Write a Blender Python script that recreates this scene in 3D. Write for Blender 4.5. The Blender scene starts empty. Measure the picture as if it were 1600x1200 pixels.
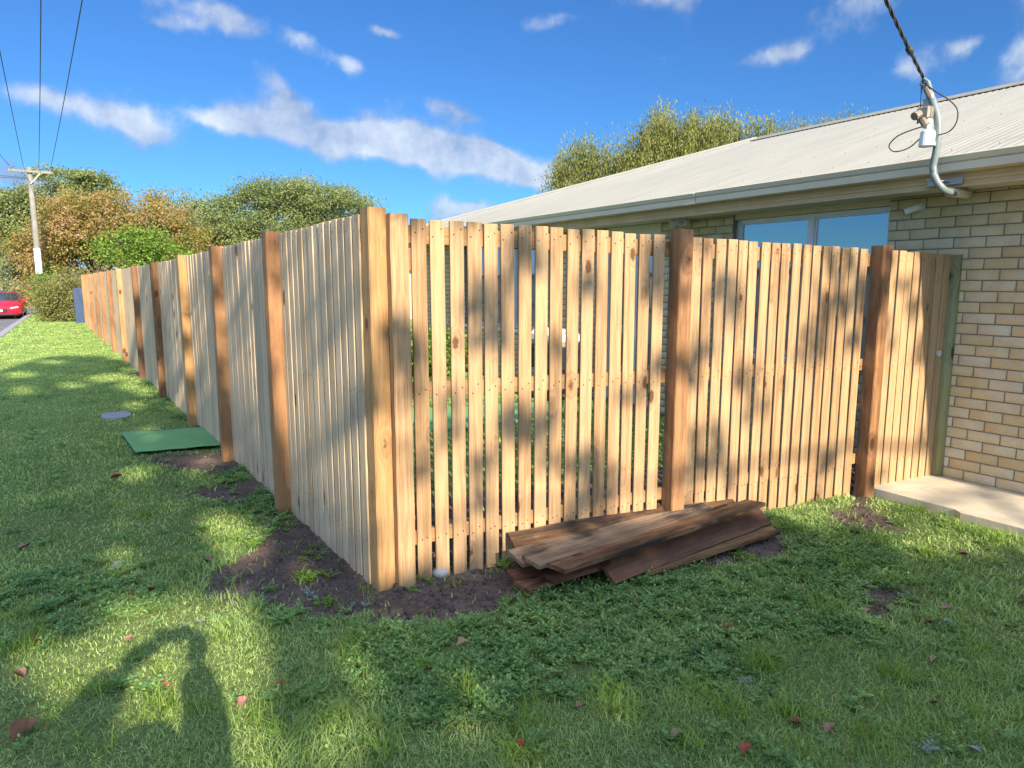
import bpy, bmesh, math, random
import numpy as np
from mathutils import Vector, Matrix
random.seed(7); rng = np.random.default_rng(11)
C = bpy.context.scene.collection
R = math.radians

# ------------------------------------------------------------------ camera, world, sun
F, PITCH, YAW, H = 1080.0, R(8.36), R(32), 1.52
SUN_EL, SUN_AZ = R(25.3), R(5.5)          # light travels towards azimuth SUN_AZ (clockwise from +Y), downwards
cam_d = bpy.data.cameras.new('camera'); cam = bpy.data.objects.new('camera', cam_d); C.objects.link(cam)
cam_d.sensor_width = 36; cam_d.lens = F / 1600 * 36; cam_d.clip_start = 0.02; cam_d.clip_end = 6000
cam.location = (0, 0, H); cam.rotation_euler = (R(90) - PITCH, 0, -YAW)
bpy.context.scene.camera = cam
SV = bpy.context.scene.view_settings
SV.view_transform = 'Standard'; SV.look = 'None'; SV.gamma = 1; SV.exposure = 1.2
cyw, syw, cpw, spw = math.cos(YAW), math.sin(YAW), math.cos(PITCH), math.sin(PITCH)
def ray(u, v):                             # used only to survey where things stand
    a = (u-800)/F; b = (600-v)/F; Y = cpw+b*spw; Z = -spw+b*cpw
    return np.array((a*cyw+Y*syw, -a*syw+Y*cyw, Z))
def gnd(u, v, z=0.0):
    d = ray(u, v); t = (z-H)/d[2]; return (d[0]*t, d[1]*t)
LD = Vector((math.sin(SUN_AZ)*math.cos(SUN_EL), math.cos(SUN_AZ)*math.cos(SUN_EL), -math.sin(SUN_EL)))
sd = bpy.data.lights.new('sun', 'SUN'); sd.energy = 4.8; sd.angle = R(0.55); sd.color = (1.0, 0.86, 0.66)
so = bpy.data.objects.new('sun', sd); C.objects.link(so); so.location = (-3, -20, 20)
so.rotation_euler = LD.to_track_quat('-Z', 'Y').to_euler()

# ---- node helper
class NT:
    def __init__(s, tree): s.t = tree; s.n = tree.nodes; s.l = tree.links
    def node(s, typ, **kw):
        n = s.n.new(typ)
        for k, v in kw.items(): setattr(n, k, v)
        return n
    def lk(s, a, b): s.l.new(a, b)
    def put(s, sock, v):
        if hasattr(v, 'links'): s.l.new(v, sock)
        elif v is not None: sock.default_value = v
    def math(s, op, a, b=None, c=None, clamp=False):
        n = s.n.new('ShaderNodeMath'); n.operation = op; n.use_clamp = clamp
        s.put(n.inputs[0], a)
        if b is not None: s.put(n.inputs[1], b)
        if c is not None: s.put(n.inputs[2], c)
        return n.outputs[0]
    def vmath(s, op, a, b=None):
        n = s.n.new('ShaderNodeVectorMath'); n.operation = op
        s.put(n.inputs[0], a)
        if b is not None: s.put(n.inputs[1], b)
        return n
    def mix(s, fac, a, b, mode='MIX'):
        n = s.n.new('ShaderNodeMix'); n.data_type = 'RGBA'; n.blend_type = mode
        s.put(n.inputs[0], fac); s.put(n.inputs[6], a); s.put(n.inputs[7], b); return n.outputs[2]
    def noise(s, vec, scale, detail=3, rough=0.5, dist=0.0):
        n = s.n.new('ShaderNodeTexNoise'); s.put(n.inputs['Vector'], vec); n.inputs['Scale'].default_value = scale
        n.inputs['Detail'].default_value = detail; n.inputs['Roughness'].default_value = rough; n.inputs['Distortion'].default_value = dist
        return n.outputs[0]
    def ramp(s, fac, stops, interp='LINEAR'):
        n = s.n.new('ShaderNodeValToRGB'); cr = n.color_ramp; cr.interpolation = interp
        while len(cr.elements) < len(stops): cr.elements.new(0.5)
        for e, (p, c) in zip(cr.elements, stops): e.position = p; e.color = (*c, 1) if len(c) == 3 else c
        s.put(n.inputs[0], fac); return n.outputs[0]
    def mapr(s, v, a, b, c=0.0, d=1.0, smooth=False):
        n = s.n.new('ShaderNodeMapRange'); n.interpolation_type = 'SMOOTHSTEP' if smooth else 'LINEAR'
        s.put(n.inputs[0], v)
        for i, x in enumerate((a, b, c, d)): s.put(n.inputs[i+1], x)
        return n.outputs[0]
    def scalev(s, vec, sc):
        n = s.n.new('ShaderNodeVectorMath'); n.operation = 'MULTIPLY'; s.put(n.inputs[0], vec); n.inputs[1].default_value = sc; return n.outputs[0]
def c4(c): return (c[0], c[1], c[2], 1)

# ---- sky
W = bpy.data.worlds.new('World'); bpy.context.scene.world = W; W.use_nodes = True
w = NT(W.node_tree); w.n.clear()
sky = w.node('ShaderNodeTexSky'); sky.sky_type = 'NISHITA'; sky.sun_disc = False
sky.sun_elevation = SUN_EL; sky.sun_rotation = SUN_AZ + math.pi   # the sun stands behind the camera
sky.air_density = 1.0; sky.dust_density = 0.0; sky.ozone_density = 2.0
geo = w.node('ShaderNodeTexCoord').outputs['Generated']
gm = w.node('ShaderNodeGamma'); w.lk(w.scalev(sky.outputs[0], (.235, .235, .235)), gm.inputs[0]); gm.inputs[1].default_value = 0.95
hs = w.node('ShaderNodeHueSaturation'); w.lk(w.scalev(gm.outputs[0], (1.27, 3.0, 4.66)), hs.inputs['Color']); hs.inputs['Hue'].default_value = 0.507
hs.inputs['Saturation'].default_value = 1.0; hs.inputs['Value'].default_value = 1.0
n1 = w.noise(geo, 5.0, 6, 0.55)
nz = w.node('ShaderNodeTexNoise'); w.lk(geo, nz.inputs['Vector']); nz.inputs['Scale'].default_value = 9; nz.inputs['Detail'].default_value = 5
warp = w.vmath('MULTIPLY_ADD', nz.outputs['Color'], (0.07, 0.07, 0.07)); warp.inputs[2].default_value = (-0.035,)*3
wv = w.vmath('ADD', geo, warp.outputs[0])
wdir = w.vmath('NORMALIZE', wv.outputs[0]).outputs[0]
clouds = [  # centre u, v, radii, strength, tilt
    (560, 226, 230, 34, 1.05, 8), (430, 206, 130, 30, 0.9, 5), (700, 250, 120, 22, 0.85, 12), (418, 138, 52, 24, 0.8, 30), (310, 196, 60, 18, 0.6, 0),
    (305, 30, 105, 32, 0.85, 15), (250, 52, 50, 20, 0.6, 0), (120, 170, 120, 26, 0.62, 18), (20, 150, 70, 32, 0.6, 0), (205, 195, 50, 18, 0.6, 20),
    (580, 54, 34, 14, 0.8, 0), (668, 180, 62, 18, 0.85, 6), (535, 110, 34, 13, 0.75, 30), (705, 335, 60, 18, 1.1, 0), (840, 40, 55, 18, 0.55, 0),
    (1575, 118, 60, 45, 0.85, 0), (1560, 25, 140, 60, 0.75, 0), (1320, 40, 95, 50, 0.62, -25), (1000, 12, 90, 24, 0.6, 0), (1180, 95, 50, 16, 0.6, 0),
    (1405, 125, 40, 30, 0.62, 0), (450, 70, 60, 16, 0.5, 30), (20, 290, 60, 24, 0.9, 0), (1490, 85, 22, 14, 0.5, 0)]
tot = None
def nrm(v): return v/np.linalg.norm(v)
def blob(c, r, u, a, b, st):
    x = w.math('MULTIPLY', w.vmath('DOT_PRODUCT', wdir, tuple(r)).outputs['Value'], 1/a)
    y = w.math('MULTIPLY', w.vmath('DOT_PRODUCT', wdir, tuple(u)).outputs['Value'], 1/b)
    q = w.math('MULTIPLY_ADD', x, x, w.math('MULTIPLY', y, y))
    g = w.math('MULTIPLY', w.math('EXPONENT', w.math('MULTIPLY', q, -0.9)), st)
    f = w.math('GREATER_THAN', w.vmath('DOT_PRODUCT', wdir, tuple(c)).outputs['Value'], 0.0)
    return w.math('MULTIPLY', g, f)
for (u0, v0, ru, rv, st, tilt) in clouds:
    c = nrm(ray(u0, v0)); ct, s_ = math.cos(R(tilt)), math.sin(R(tilt))
    ex = nrm(ray(u0+ru*ct, v0+ru*s_)) - c; ey = nrm(ray(u0+rv*s_, v0-rv*ct)) - c
    g = blob(c, nrm(ex), nrm(ey), np.linalg.norm(ex), np.linalg.norm(ey), st)
    tot = g if tot is None else w.math('ADD', tot, g)
for (az, el, ra, re, st) in [(-75, 18, .35, .07, .9), (-60, 32, .3, .08, .8), (-100, 26, .3, .09, .9), (-95, 10, .5, .04, .8), (120, 30, .4, .1, .9), (170, 35, .5, .1, .7), (-130, 40, .3, .1, .7)]:   # clouds over the street and behind
    c = np.array((math.sin(R(az))*math.cos(R(el)), math.cos(R(az))*math.cos(R(el)), math.sin(R(el))))
    r_ = np.array((math.cos(R(az)), -math.sin(R(az)), 0)); tot = w.math('ADD', tot, blob(c, r_, np.cross(r_, c), ra, re, st))
n2_ = w.noise(geo, 19.0, 5, 0.6)
dens = w.math('ADD', tot, w.math('ADD', w.math('MULTIPLY', w.math('SUBTRACT', n1, 0.5), 1.3), w.math('MULTIPLY', w.math('SUBTRACT', n2_, 0.5), 1.1)))
dens = w.mapr(dens, 0.28, 0.92, 0, 1, True)
dens = w.math('MULTIPLY', dens, 0.8)
sh = w.math('ADD', w.math('MULTIPLY', w.math('SUBTRACT', w.noise(w.vmath('ADD', geo, (0, 0, -0.03)).outputs[0], 9.0, 6, 0.6), w.noise(w.vmath('ADD', geo, (0, 0, 0.03)).outputs[0], 9.0, 6, 0.6)), 2.2), 0.55)
cc = w.mix(w.mapr(w.math('ADD', w.math('MULTIPLY', dens, 0.30), w.math('MULTIPLY', sh, 0.75)), 0.30, 0.95), c4((2.3, 3.15, 4.9)), c4((7.0, 7.4, 7.8)))
fin = w.mix(dens, hs.outputs[0], cc)
# unseen bright cloud added overhead and behind the camera as ambient fill light
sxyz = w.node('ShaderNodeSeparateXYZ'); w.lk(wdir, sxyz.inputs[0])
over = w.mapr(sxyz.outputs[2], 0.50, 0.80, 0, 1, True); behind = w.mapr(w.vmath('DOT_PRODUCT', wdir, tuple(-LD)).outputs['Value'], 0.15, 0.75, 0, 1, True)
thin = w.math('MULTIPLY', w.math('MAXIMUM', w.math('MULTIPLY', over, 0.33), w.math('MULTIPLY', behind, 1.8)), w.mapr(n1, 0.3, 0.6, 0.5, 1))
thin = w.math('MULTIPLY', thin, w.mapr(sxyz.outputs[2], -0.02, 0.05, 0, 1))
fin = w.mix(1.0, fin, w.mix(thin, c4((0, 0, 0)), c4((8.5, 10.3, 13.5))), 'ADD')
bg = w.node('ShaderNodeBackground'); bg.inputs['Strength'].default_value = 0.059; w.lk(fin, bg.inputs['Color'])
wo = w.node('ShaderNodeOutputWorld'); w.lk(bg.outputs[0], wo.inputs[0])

# ------------------------------------------------------------------ materials
def new_mat(name, rough=0.7, spec=0.3):
    m = bpy.data.materials.new(name); m.use_nodes = True; nt = NT(m.node_tree)
    b = m.node_tree.nodes['Principled BSDF']; b.inputs['Roughness'].default_value = rough
    b.inputs['Specular IOR Level'].default_value = spec
    return m, nt, b
def bump(nt, b, h, strength=0.4, dist=0.01):
    n = nt.node('ShaderNodeBump'); n.inputs['Strength'].default_value = strength; n.inputs['Distance'].default_value = dist
    nt.put(n.inputs['Height'], h); nt.lk(n.outputs[0], b.inputs['Normal'])
def plain(name, col, rough=0.6, spec=0.3, metal=0.0, var=0.12, nscale=12, bmp=0.15):
    m, nt, b = new_mat(name, rough, spec); b.inputs['Metallic'].default_value = metal
    co = nt.node('ShaderNodeTexCoord').outputs['Object']
    n = nt.noise(co, nscale, 5, 0.6)
    lo = tuple(x*(1-var) for x in col); hi = tuple(min(1, x*(1+var)) for x in col)
    nt.put(b.inputs['Base Color'], nt.ramp(n, [(0.3, lo), (0.7, hi)]))
    bump(nt, b, nt.noise(co, nscale*6, 3), bmp, 0.003)
    return m
def wood(name, c_lo, c_hi, knotc, per_obj=0.5, knot=0.16, knotlike=0.55, grain=26, rough=0.72, axis='Z', stain=0.0, stainc=(0.03, 0.025, 0.02), grey=None):
    m, nt, b = new_mat(name, rough, 0.25)
    co = nt.node('ShaderNodeTexCoord').outputs['Object']
    oi = nt.node('ShaderNodeObjectInfo').outputs['Random']
    off = nt.node('ShaderNodeCombineXYZ'); nt.put(off.inputs[0], nt.math('MULTIPLY', oi, 37.0)); nt.put(off.inputs[1], nt.math('MULTIPLY', oi, 91.0)); nt.put(off.inputs[2], nt.math('MULTIPLY', oi, 173.0))
    p = nt.vmath('ADD', co, off.outputs[0]).outputs[0]
    lng = {'Z': (1, 1, 0.075), 'X': (0.085, 1, 1)}[axis]; lk_ = {'Z': (1, 1, 0.5), 'X': (0.5, 1, 1)}[axis]
    pl = nt.scalev(p, lng)
    # knots
    vo = nt.node('ShaderNodeTexVoronoi'); vo.inputs['Scale'].default_value = 6.0; nt.lk(nt.scalev(p, lk_), vo.inputs['Vector'])
    dist = vo.outputs['Distance']; cs = nt.node('ShaderNodeSeparateColor'); nt.lk(vo.outputs['Color'], cs.inputs[0])
    has = nt.math('GREATER_THAN', cs.outputs[0], knotlike)
    kn = nt.math('MULTIPLY', nt.mapr(nt.math('ADD', dist, nt.math('MULTIPLY', nt.math('SUBTRACT', nt.noise(p, 60, 2), 0.5), 0.09)), knot*0.7, knot*1.05, 1, 0, True), has)
    halo = nt.math('MULTIPLY', nt.mapr(dist, knot*0.6, knot*2.6, 1, 0, True), has)
    # growth bands
    n0 = nt.noise(pl, 5, 2, 0.5)
    ph = nt.math('ADD', nt.math('MULTIPLY', n0, 8.0), nt.math('MULTIPLY', halo, 1.9))
    ph = nt.math('ADD', ph, nt.math('MULTIPLY', nt.noise(pl, grain, 3, 0.5), 2.2))
    band = nt.math('MULTIPLY_ADD', nt.math('SINE', nt.math('MULTIPLY', ph, 6.0)), 0.5, 0.5)
    fine = nt.noise(nt.scalev(p, {'Z': (1, 1, 0.03), 'X': (0.03, 1, 1)}[axis]), 220, 2, 0.6)
    strk = nt.noise(nt.scalev(p, {'Z': (1, 1, 0.012), 'X': (0.012, 1, 1)}[axis]), 75, 3, 0.6)
    f = nt.math('ADD', nt.math('MULTIPLY', band, 0.30), nt.math('ADD', nt.math('MULTIPLY', nt.math('SUBTRACT', fine, 0.5), 1.3), nt.math('MULTIPLY', nt.math('SUBTRACT', strk, 0.30), 1.1)))
    f = nt.math('ADD', f, nt.math('MULTIPLY', nt.math('SUBTRACT', nt.noise(pl, 3.0, 2), 0.5), 0.7))
    f = nt.math('ADD', f, nt.math('MULTIPLY', nt.math('SUBTRACT', oi, 0.5), per_obj))
    col = nt.mix(nt.mapr(f, 0.1, 0.9), c4(c_hi), c4(c_lo))
    tint = nt.mapr(nt.math('FRACT', nt.math('MULTIPLY', oi, 7.31)), 0, 1, 0.0, 0.35)
    col = nt.mix(tint, col, nt.mix(0.5, col, c4(grey or (0.40, 0.33, 0.20)))) 
    col = nt.mix(nt.math('MULTIPLY', halo, 0.26), col, c4(knotc))
    col = nt.mix(nt.math('MULTIPLY', kn, 0.85), col, c4(tuple(x*0.45 for x in knotc)))
    if stain:
        s1 = nt.noise(nt.scalev(p, {'Z': (1, 1, 0.3), 'X': (0.3, 1, 1)}[axis]), 5.0, 5, 0.65)
        col = nt.mix(nt.math('MULTIPLY', nt.mapr(s1, 0.46, 0.66, 0, 1, True), stain), col, c4(stainc))
    nt.put(b.inputs['Base Color'], col)
    bump(nt, b, nt.math('ADD', fine, nt.math('MULTIPLY', strk, 0.6)), 0.6, 0.003)
    return m
M = {}
M['picket'] = wood('picket_pine', (0.24, 0.13, 0.058), (0.435, 0.28, 0.148), (0.20, 0.085, 0.035), knot=0.13, knotlike=0.38)
M['picket_pale'] = wood('picket_pine_pale', (0.36, 0.255, 0.15), (0.58, 0.45, 0.295), (0.18, 0.095, 0.055), per_obj=0.45, knotlike=0.45, grey=(0.40, 0.34, 0.25))
M['rail'] = wood('rail_pine', (0.20, 0.105, 0.042), (0.33, 0.195, 0.09), (0.30, 0.13, 0.05), axis='X')
M['post'] = wood('post_hardwood', (0.15, 0.07, 0.03), (0.35, 0.185, 0.085), (0.12, 0.05, 0.025), per_obj=0.6, knotlike=0.6, grey=(0.28, 0.17, 0.09), stain=0.55, stainc=(0.13, 0.055, 0.025))
M['post_light'] = wood('post_pine', (0.25, 0.125, 0.045), (0.44, 0.26, 0.11), (0.15, 0.06, 0.025), per_obj=0.3, knotlike=0.35, grey=(0.33,0.22,0.12))
M['post_green'] = wood('post_treated', (0.10, 0.11, 0.045), (0.25, 0.25, 0.13), (0.06, 0.06, 0.03), knotlike=0.7, grey=(0.2, 0.25, 0.16))
M['oldboard'] = wood('weathered_board', (0.05, 0.022, 0.010), (0.27, 0.145, 0.065), (0.06, 0.022, 0.012), per_obj=0.9, axis='X', stain=0.92, stainc=(0.018, 0.014, 0.012), knotlike=0.45, grey=(0.26, 0.24, 0.20), grain=34)
M['redboard'] = wood('red_weathered_board', (0.085, 0.028, 0.015), (0.19, 0.085, 0.045), (0.06, 0.02, 0.012), axis='X', stain=0.6, grey=(0.12, 0.09, 0.06))
M['nail'] = plain('nail_dark', (0.03, 0.025, 0.02), 0.5)
M['white_metal'] = plain('white_painted_metal', (0.72, 0.73, 0.74), 0.35, 0.5, var=0.05)
M['cream'] = plain('cream_panel', (0.66, 0.63, 0.52), 0.6, var=0.05)
M['gutter'] = plain('gutter_steel', (0.62, 0.55, 0.42), 0.35, 0.4, var=0.05, nscale=3, bmp=0.05)
M['fascia'] = plain('fascia_board', (0.60, 0.43, 0.25), 0.6, var=0.12, nscale=4)
M['frame'] = plain('window_aluminium', (0.60, 0.62, 0.64), 0.35, 0.5, 0.3, var=0.05)
M['galv'] = plain('galvanised_steel', (0.40, 0.44, 0.46), 0.45, 0.5, 0.4, var=0.15, nscale=25)
M['pipe'] = plain('grey_pipe', (0.17, 0.205, 0.205), 0.4, 0.4, var=0.15)
M['brown_metal'] = plain('rusty_fitting', (0.26, 0.22, 0.18), 0.5, 0.4, 0.3, var=0.3, nscale=40)
M['black'] = plain('black_plastic', (0.02, 0.02, 0.022), 0.5)
M['cable'] = plain('cable_sheath', (0.045, 0.05, 0.05), 0.6)
M['concrete'] = plain('concrete', (0.52, 0.47, 0.36), 0.9, 0.2, var=0.18, nscale=5, bmp=0.5)
M['grey_conc'] = plain('grey_concrete', (0.30, 0.30, 0.31), 0.9, 0.2, var=0.15, nscale=9, bmp=0.4)
M['mortar'] = plain('mortar', (0.21, 0.19, 0.16), 0.95, 0.1, var=0.15, nscale=20, bmp=0.4)
M['asphalt'] = plain('asphalt', (0.16, 0.16, 0.17), 0.9, 0.2, var=0.25, nscale=1.2, bmp=0.5)
M['bark'] = plain('bark', (0.13, 0.10, 0.075), 0.9, 0.1, var=0.4, nscale=6, bmp=0.8)
M['pole'] = plain('weathered_pole', (0.20, 0.19, 0.16), 0.85, var=0.2, nscale=3, bmp=0.5)
M['red'] = plain('car_paint_red', (0.55, 0.012, 0.035), 0.18, 0.6, var=0.03, bmp=0)
M['blue'] = plain('dark_blue_steel', (0.025, 0.05, 0.11), 0.4, 0.4)
M['tile'] = plain('terracotta_tiles', (0.30, 0.12, 0.06), 0.8, var=0.25, nscale=3)
M['hill'] = plain('blue_hill', (0.10, 0.17, 0.27), 1.0, 0.0, var=0.15, nscale=0.01, bmp=0)
M['cloth'] = plain('dark_jacket', (0.03, 0.035, 0.05), 0.9)
M['skin'] = plain('skin', (0.45, 0.25, 0.17), 0.5)
M['lens'] = plain('lamp_glass', (0.35, 0.37, 0.40), 0.08, 0.8, var=0.05)

def m_brick():
    m, nt, b = new_mat('cream_brick', 0.9, 0.15)
    g = nt.node('ShaderNodeNewGeometry'); co = nt.node('ShaderNodeTexCoord').outputs['Object']
    col = nt.ramp(g.outputs['Random Per Island'], [(0.0, (0.54, 0.425, 0.23)), (0.25, (0.61, 0.51, 0.32)), (0.5, (0.63, 0.55, 0.38)), (0.75, (0.63, 0.57, 0.43)), (1.0, (0.57, 0.47, 0.27))])
    sp = nt.noise(co, 140, 3, 0.7); bl = nt.noise(co, 9, 3)
    col = nt.mix(nt.mapr(sp, 0.35, 0.6, 0.32, 0), col, c4((0.25, 0.2, 0.13)))
    col = nt.mix(nt.mapr(bl, 0.4, 0.7, 0, 0.45), col, c4((0.44, 0.33, 0.15)))
    nt.put(b.inputs['Base Color'], col); bump(nt, b, sp, 0.5, 0.004); return m
M['brick'] = m_brick()
def m_roof():
    m, nt, b = new_mat('cream_corrugated_steel', 0.4, 0.4)
    co = nt.node('ShaderNodeTexCoord').outputs['Object']
    n = nt.noise(nt.scalev(co, (0.4, 3, 1)), 2.0, 4)
    nt.put(b.inputs['Base Color'], nt.ramp(n, [(0.3, (0.285, 0.275, 0.225)), (0.7, (0.33, 0.32, 0.265))])); return m
M['roof'] = m_roof()
def m_glass(name='window_glass', deep=(0.06, 0.10, 0.16)):
    m, nt, b = new_mat(name, 0.03, 0.5)
    gl = nt.node('ShaderNodeBsdfGlossy'); gl.inputs['Roughness'].default_value = 0.015; gl.inputs['Color'].default_value = (0.75, 0.85, 0.95, 1)
    co = nt.node('ShaderNodeTexCoord').outputs['Object']
    sx = nt.node('ShaderNodeSeparateXYZ'); nt.lk(co, sx.inputs[0])
    st = nt.math('SINE', nt.math('MULTIPLY', sx.outputs[2], 250.0))       # the venetian blind behind the pane
    nt.put(b.inputs['Base Color'], nt.mix(nt.mapr(st, -1, 1, 0, 1), c4(deep), c4(tuple(x*1.5 for x in deep))))
    mx = nt.node('ShaderNodeMixShader'); mx.inputs[0].default_value = 0.42
    nt.lk(b.outputs[0], mx.inputs[1]); nt.lk(gl.outputs[0], mx.inputs[2])
    nt.lk(mx.outputs[0], m.node_tree.nodes['Material Output'].inputs[0]); return m
M['glass'] = m_glass()
def m_leaf(name, stops, trans=0.35, rough=0.6, patch=None, pscale=0.6, nattr=0.35):
    m, nt, b = new_mat(name, rough, 0.25)
    g = nt.node('ShaderNodeNewGeometry')
    f = g.outputs['Random Per Island']
    if patch is not None:
        n = nt.noise(g.outputs['Position'], pscale, 3, 0.6)
        f = nt.math('ADD', nt.math('MULTIPLY', f, 1-patch), nt.math('MULTIPLY', nt.mapr(n, 0.32, 0.68), patch))
    col = nt.ramp(f, stops)
    nt.put(b.inputs['Base Color'], col)
    tr = nt.node('ShaderNodeBsdfTranslucent'); nt.lk(nt.mix(1.0, col, c4((1.25, 1.25, 0.6)), 'MULTIPLY'), tr.inputs[0])
    mx = nt.node('ShaderNodeMixShader'); mx.inputs[0].default_value = trans
    nt.lk(b.outputs[0], mx.inputs[1]); nt.lk(tr.outputs[0], mx.inputs[2])
    nt.lk(mx.outputs[0], m.node_tree.nodes['Material Output'].inputs[0]); return m
M['grass'] = m_leaf('grass_blades', [(0.0, (0.07, 0.15, 0.055)), (0.35, (0.24, 0.37, 0.12)), (0.75, (0.42, 0.53, 0.17)), (0.93, (0.52, 0.61, 0.24)), (1.0, (0.62, 0.55, 0.34))], 0.35, patch=0.45, pscale=1.6)
M['weed'] = m_leaf('weed_leaves', [(0.0, (0.055, 0.13, 0.045)), (0.4, (0.14, 0.27, 0.085)), (0.75, (0.27, 0.40, 0.12)), (1.0, (0.42, 0.50, 0.14))], 0.3, patch=0.4, pscale=4)
M['silver'] = m_leaf('silver_weed', [(0.0, (0.16, 0.23, 0.18)), (1.0, (0.34, 0.40, 0.35))], 0.2)
M['tuft'] = m_leaf('bright_tuft', [(0.0, (0.12, 0.22, 0.03)), (1.0, (0.26, 0.38, 0.06))], 0.35)
def m_ground():
    m, nt, b = new_mat('lawn_and_soil', 0.95, 0.1)
    co = nt.node('ShaderNodeTexCoord').outputs['Object']
    a = nt.node('ShaderNodeAttribute'); a.attribute_name = 'soil'; d = nt.node('ShaderNodeAttribute'); d.attribute_name = 'dry'
    n1 = nt.noise(co, 1.1, 5, 0.6); n2 = nt.noise(co, 45, 4, 0.7); n3 = nt.noise(co, 0.5, 3)
    gr = nt.mix(nt.mapr(n2, 0.3, 0.7), c4((0.17, 0.25, 0.06)), c4((0.34, 0.45, 0.12)))
    gr = nt.mix(nt.mapr(n1, 0.4, 0.7, 0, 0.5), gr, c4((0.17, 0.21, 0.06)))
    sx = nt.node('ShaderNodeSeparateXYZ'); nt.lk(co, sx.inputs[0])
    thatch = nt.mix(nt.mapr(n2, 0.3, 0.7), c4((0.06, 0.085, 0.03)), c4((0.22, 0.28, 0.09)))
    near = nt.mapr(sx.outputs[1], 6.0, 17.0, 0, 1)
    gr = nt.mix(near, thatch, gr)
    so_ = nt.mix(nt.mapr(n2, 0.3, 0.75), c4((0.07, 0.052, 0.045)), c4((0.165, 0.125, 0.105)))
    so_ = nt.mix(nt.mapr(nt.noise(co, 4, 4), 0.5, 0.7, 0, 0.5), so_, c4((0.23, 0.17, 0.14)))
    dr = nt.mix(n1, c4((0.38, 0.24, 0.10)), c4((0.52, 0.36, 0.17)))
    col = nt.mix(a.outputs['Fac'], gr, so_); col = nt.mix(d.outputs['Fac'], col, dr)
    nt.put(b.inputs['Base Color'], col); bump(nt, b, nt.noise(co, 70, 5, 0.7), 0.9, 0.012); return m
M['ground'] = m_ground()
def m_turf():
    m, nt, b = new_mat('artificial_turf', 0.85, 0.15)
    co = nt.node('ShaderNodeTexCoord').outputs['Object']; n = nt.noise(co, 300, 3, 0.7); s = nt.noise(nt.scalev(co, (1, 4, 1)), 8, 3)
    c = nt.mix(nt.mapr(n, 0.3, 0.7), c4((0.12, 0.29, 0.10)), c4((0.27, 0.50, 0.21)))
    c = nt.mix(nt.mapr(s, 0.35, 0.65, 0, 0.45), c, c4((0.12, 0.26, 0.11)))
    nt.put(b.inputs['Base Color'], c); bump(nt, b, n, 0.8, 0.006); return m
M['turf'] = m_turf()

# ------------------------------------------------------------------ mesh helpers
def mk(name, v, f, mat, parent=None, smooth=False, mi=None, mats=None, loc=None, rot=None):
    me = bpy.data.meshes.new(name); me.from_pydata([tuple(p) for p in v], [], [tuple(q) for q in f])
    for x in (mats or [mat]): me.materials.append(x)
    if mi is not None: me.polygons.foreach_set('material_index', mi)
    if smooth: me.polygons.foreach_set('use_smooth', [True]*len(me.polygons))
    me.update(); o = bpy.data.objects.new(name, me); C.objects.link(o)
    if parent: o.parent = parent
    if loc: o.location = loc
    if rot: o.rotation_euler = rot
    return o
def mk_np(name, V, quads, mat, parent=None, tris=None, mats=None, mi=None):
    """fast mesh: V (n,3), quads (m,4) and / or tris (k,3)"""
    me = bpy.data.meshes.new(name); me.vertices.add(len(V)); me.vertices.foreach_set('co', np.asarray(V, np.float32).ravel())
    L = []; st = []; tt = []; c = 0
    if quads is not None and len(quads):
        L.append(np.asarray(quads).ravel()); st.append(np.arange(len(quads))*4); tt.append(np.full(len(quads), 4)); c = len(quads)*4
    if tris is not None and len(tris):
        L.append(np.asarray(tris).ravel()); st.append(c+np.arange(len(tris))*3); tt.append(np.full(len(tris), 3))
    L = np.concatenate(L).astype(np.int32); st = np.concatenate(st).astype(np.int32); tt = np.concatenate(tt).astype(np.int32)
    me.loops.add(len(L)); me.loops.foreach_set('vertex_index', L); me.polygons.add(len(st))
    me.polygons.foreach_set('loop_start', st); me.polygons.foreach_set('loop_total', tt)
    for x in (mats or [mat]): me.materials.append(x)
    if mi is not None: me.polygons.foreach_set('material_index', np.asarray(mi, np.int32))
    me.update(calc_edges=True); me.validate()
    o = bpy.data.objects.new(name, me); C.objects.link(o)
    if parent: o.parent = parent
    return o
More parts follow.
